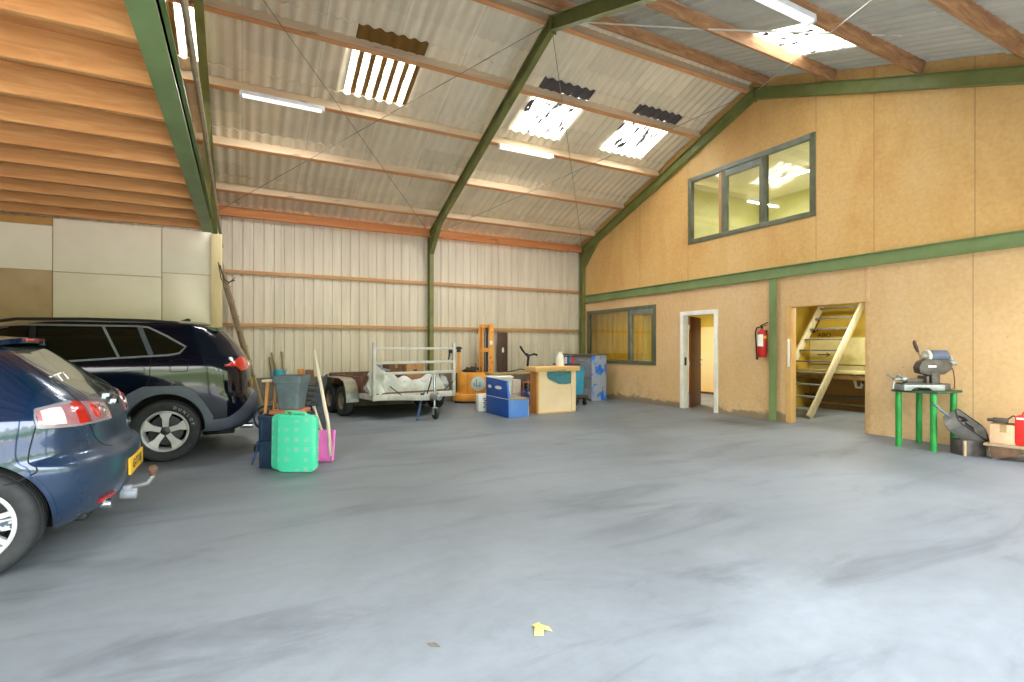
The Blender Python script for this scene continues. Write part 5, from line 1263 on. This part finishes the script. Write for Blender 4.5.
obj('tool_cord', G().tube([(.03, 0, .05), (.08, .03, .10), (.13, .0, .07), (.12, -.08, .015), (.02, -.10, .012)], .008, 6), M['black'], t, smooth=50)
t = thing('red_can', 'red metal jerry can on the timber dolly, cut off by the right edge', 'jerry can', (8.19, 2.515, .193), -75)
obj('can_body', G().prism([(x, z+.175) for x, z in rrect(.24, .35, .035)], 'y', -.09, .09), M['red'], t, bev=.008)
obj('can_handle', G().tube([(-.06, 0, .35), (-.05, 0, .39), (.05, 0, .39), (.06, 0, .35)], .010, 8), M['red'], t, smooth=50)
obj('can_label', G().box((-.06, -.092, .32), (.09, .003, .022)), M['white'], t)

# ------------------------------------------------------------------ storeroom seen through the opening
t = thing('loft_ladder', 'weathered wooden loft ladder with dark treads inside the wall opening', 'ladder', (9.50, 6.42, 0))
a0, a1 = Vector((0, 0, 0)), Vector((1.97, 0, 2.467))
for y in (-.43, .43):
    obj('stringer', G().beam((0, y, .02), (1.97, y, 2.467), .045, .15, (-1, 0, 1)), M['lad'] if 'lad' in M else m_wood('ladder_wood', (176, 166, 130), (206, 198, 164), (4, 4, .7)), t, bev=.004)
tread = mat('grey_tread', (120, 124, 124), (96, 98, 96), rough=.7, scale=6)
for k in range(11):
    q = a0.lerp(a1, (k+.7)/10.9)
    obj('tread', G().bb(q.x-.05, q.x+.07, -.41, .41, q.z-.015, q.z+.015), tread, t, bev=.003)
t = thing('sink_counter', 'pale sink counter with upstand along the storeroom back wall', 'counter', (BX, 5.2, 0))
ct = mat('pale_counter', (226, 220, 168), (212, 204, 148), rough=.6)
obj('worktop', G().bb(-.55, -.02, -2.0, 2.08, .80, .86), ct, t, bev=.004)
obj('upstand', G().bb(-.03, -.014, -2.0, 2.08, .98, 1.56), ct, t, bev=.003); obj('upstand', G().bb(-.045, -.014, -2.0, 2.08, .86, .96), mat('grey_upstand', (196, 190, 150)), t)
obj('front_rail', G().bb(-.53, -.50, -2.0, 2.08, .68, .79), mat('counter_rail_brown', (140, 112, 66), (116, 90, 50)), t)
for y in (-1.9, .1, 2.0): obj('bracket', G().bb(-.50, -.02, y-.02, y+.02, .70, .80), M['rust'], t)
obj('drain', G().cyl((-.30, .95, .80), (-.30, .95, .62), .03, n=12).tube([(-.30, .95, .64), (-.30, .92, .52), (-.28, .84, .52), (-.27, .82, .62)], .028, 10), M['white'], t, smooth=50)
obj('waste_pipe', G().tube([(-.27, .82, .62), (-.26, .66, .62), (-.24, .60, .55), (-.24, .60, .38), (-.24, .70, .30), (-.24, 2.05, .28)], .035, 10), mat('grey_pipe', (92, 92, 84)), t, smooth=50)
tag(obj('wall_pipe', G().cyl((BX-.08, 3.2, .12), (BX-.08, 7.25, .12), .02, n=10), M['steel']), 'thin grey pipe along the foot of the storeroom wall', 'pipe')
ink = mat('graffiti_ink', (70, 46, 30), rough=.8)
t = thing('wall_graffiti', 'dark arrow and figures drawn on the olive storeroom wall', 'graffiti', (BX-.014, 6.9, 1.75))
obj('arrow_mark', G().tube([(0, .14, .28), (0, .22, .12), (0, .30, -.06)], .014, 6).tube([(0, .37, .12), (0, .30, -.06), (0, .18, .0)], .014, 6), ink, t)
text('figure_mark', 'ABO', .15, ink, t, (-.002, .06, -.13), (90, 0, -90), .002)
text('figure_mark', '2', .16, ink, t, (-.016, -.98, -.30), (90, 0, -90), .002)
obj('arrow_mark', G().tube([(-.02, .20, -.56), (-.02, -.08, -.56)], .010, 6).tube([(-.02, 0, -.52), (-.02, -.08, -.56), (-.02, 0, -.61)], .010, 6).tube([(-.02, -1.15, -.70), (-.02, -1.3, -.78)], .010, 6), ink, t)
# floor scraps
g = G().add([(-.05, -.03, .003), (-.01, -.05, .004), (.01, -.015, .012), (.045, -.04, .004), (.05, .0, .004), (.02, .03, .010), (.03, .06, .004), (-.02, .05, .004), (-.015, .02, .012)], [(0, 1, 2, 8), (2, 3, 4, 5), (8, 2, 5), (8, 5, 6, 7)])
o = obj('paper_scrap', g, mat('yellow_scrap', (232, 204, 120), (214, 182, 96)), loc=(1.26, 2.11, 0)); tag(o, 'small torn yellow scrap lying on the concrete floor', 'scrap')
md = o.modifiers.new('thick', 'SOLIDIFY'); md.thickness = .002
o = obj('leaf_scrap', G().prism([(-.03, -.01), (.0, -.016), (.035, .004), (.0, .014)], 'z', .001, .005), mat('dry_leaf', (120, 110, 96), (84, 78, 70)), loc=(.77, 2.23, 0)); o.rotation_euler = (0, 0, R(-62)); tag(o, 'tiny dry leaf on the concrete floor in the foreground', 'leaf')
# ------------------------------------------------------------------ light
w = bpy.data.worlds.new('sky'); bpy.context.scene.world = w; w.use_nodes = True
nt = w.node_tree; nt.nodes.clear()
def N(t): return nt.nodes.new('ShaderNode'+t)
out = N('OutputWorld'); bg = N('Background'); tc = N('TexCoord'); sx = N('SeparateXYZ'); rp = N('ValToRGB'); nz = N('TexNoise'); ad = N('Math'); ml = N('Math')
nt.links.new(tc.outputs['Generated'], sx.inputs[0]); nt.links.new(tc.outputs['Generated'], nz.inputs['Vector'])
nz.inputs['Scale'].default_value = 9; nz.inputs['Detail'].default_value = 6
ml.operation = 'MULTIPLY'; ml.inputs[1].default_value = .26; nt.links.new(nz.outputs['Fac'], ml.inputs[0])
ad.operation = 'ADD'; nt.links.new(ml.outputs[0], ad.inputs[0]); nt.links.new(sx.outputs[2], ad.inputs[1])
e = rp.color_ramp.elements
e[0].position = .08; e[0].color = (.9, .88, .80, 1); e[1].position = 1; e[1].color = (.85, .90, 1.0, 1)
for p, c in ((.11, (.9, .9, .78, 1)), (.13, (.26, .32, .15, 1)), (.22, (.22, .30, .12, 1)), (.28, (.58, .66, .42, 1)), (.34, (.34, .42, .22, 1)), (.38, (1.3, 1.3, 1.28, 1)), (.6, (1.1, 1.12, 1.16, 1))):
    x = e.new(p); x.color = c
nt.links.new(ad.outputs[0], rp.inputs[0]); nt.links.new(rp.outputs[0], bg.inputs[0]); bg.inputs[1].default_value = 4.0
nt.links.new(bg.outputs[0], out.inputs[0])
def area(name, loc, rot, sx_, sy_, power, col=(1, 1, 1)):
    l = bpy.data.lights.new(name, 'AREA'); l.shape = 'RECTANGLE'; l.size = sx_; l.size_y = sy_; l.energy = power; l.color = col
    o = bpy.data.objects.new(name, l); C.objects.link(o); o.location = loc; o.rotation_euler = [R(a) for a in rot]; return o
sun = bpy.data.lights.new('sun', 'SUN'); sun.energy = 22; sun.angle = R(1); sun.color = (1, .93, .82)
so = bpy.data.objects.new('sun', sun); C.objects.link(so); so.rotation_euler = Vector((.6, .0, .75)).to_track_quat('Z', 'Y').to_euler()
def room_lamp(loc, L, p, lab):
    t = thing('ceiling_lamp', lab, 'ceiling lamp', loc, 90)
    obj('housing', G().box((0, 0, 0), (L, .12, .05)), M['lampoff'], t)
    obj('tube', G().cyl((-L/2+.03, 0, -.045), (L/2-.03, 0, -.045), .015, n=10), emis('lit_tube', (255, 246, 214), 9), t)
    l = area('lamp_light', (loc[0], loc[1], loc[2]-.08), (0, 0, 90), L, .12, p, (1, .95, .8)); return t
room_lamp((10.6, 7.0, 5.12), 1.2, 42, 'lit tube lamp on the ceiling behind the upper window')
room_lamp((10.2, 5.4, 2.57), 1.2, 34, 'unseen tube lamp added to light the storeroom')  # unseen lamp, put in because the storeroom needs light
room_lamp((10.2, 10.2, 2.57), 1.2, 52, 'unseen tube lamp added to light the office')  # out-of-view lamp added to brighten the office behind its window
for x_, y_, z_, p_ in ((.59, 9.03, 5.18, 45), (5.07, 9.03, 5.18, 45), (5.33, 3.72, 5.05, 25)):
    area('tube_lamp_light', (x_, y_, z_), (0, 0, 0), 1.2, .10, p_, (1, .98, .94))
vs = bpy.context.scene.view_settings
vs.view_transform = 'Standard'; vs.look = 'None'; vs.gamma = 1; vs.use_curve_mapping = False; vs.exposure = 1.25
cy = bpy.context.scene.cycles
cy.use_denoising = True; cy.max_bounces = 14; cy.diffuse_bounces = 8; cy.transparent_max_bounces = 12; cy.sample_clamp_indirect = 8; cy.caustics_reflective = False
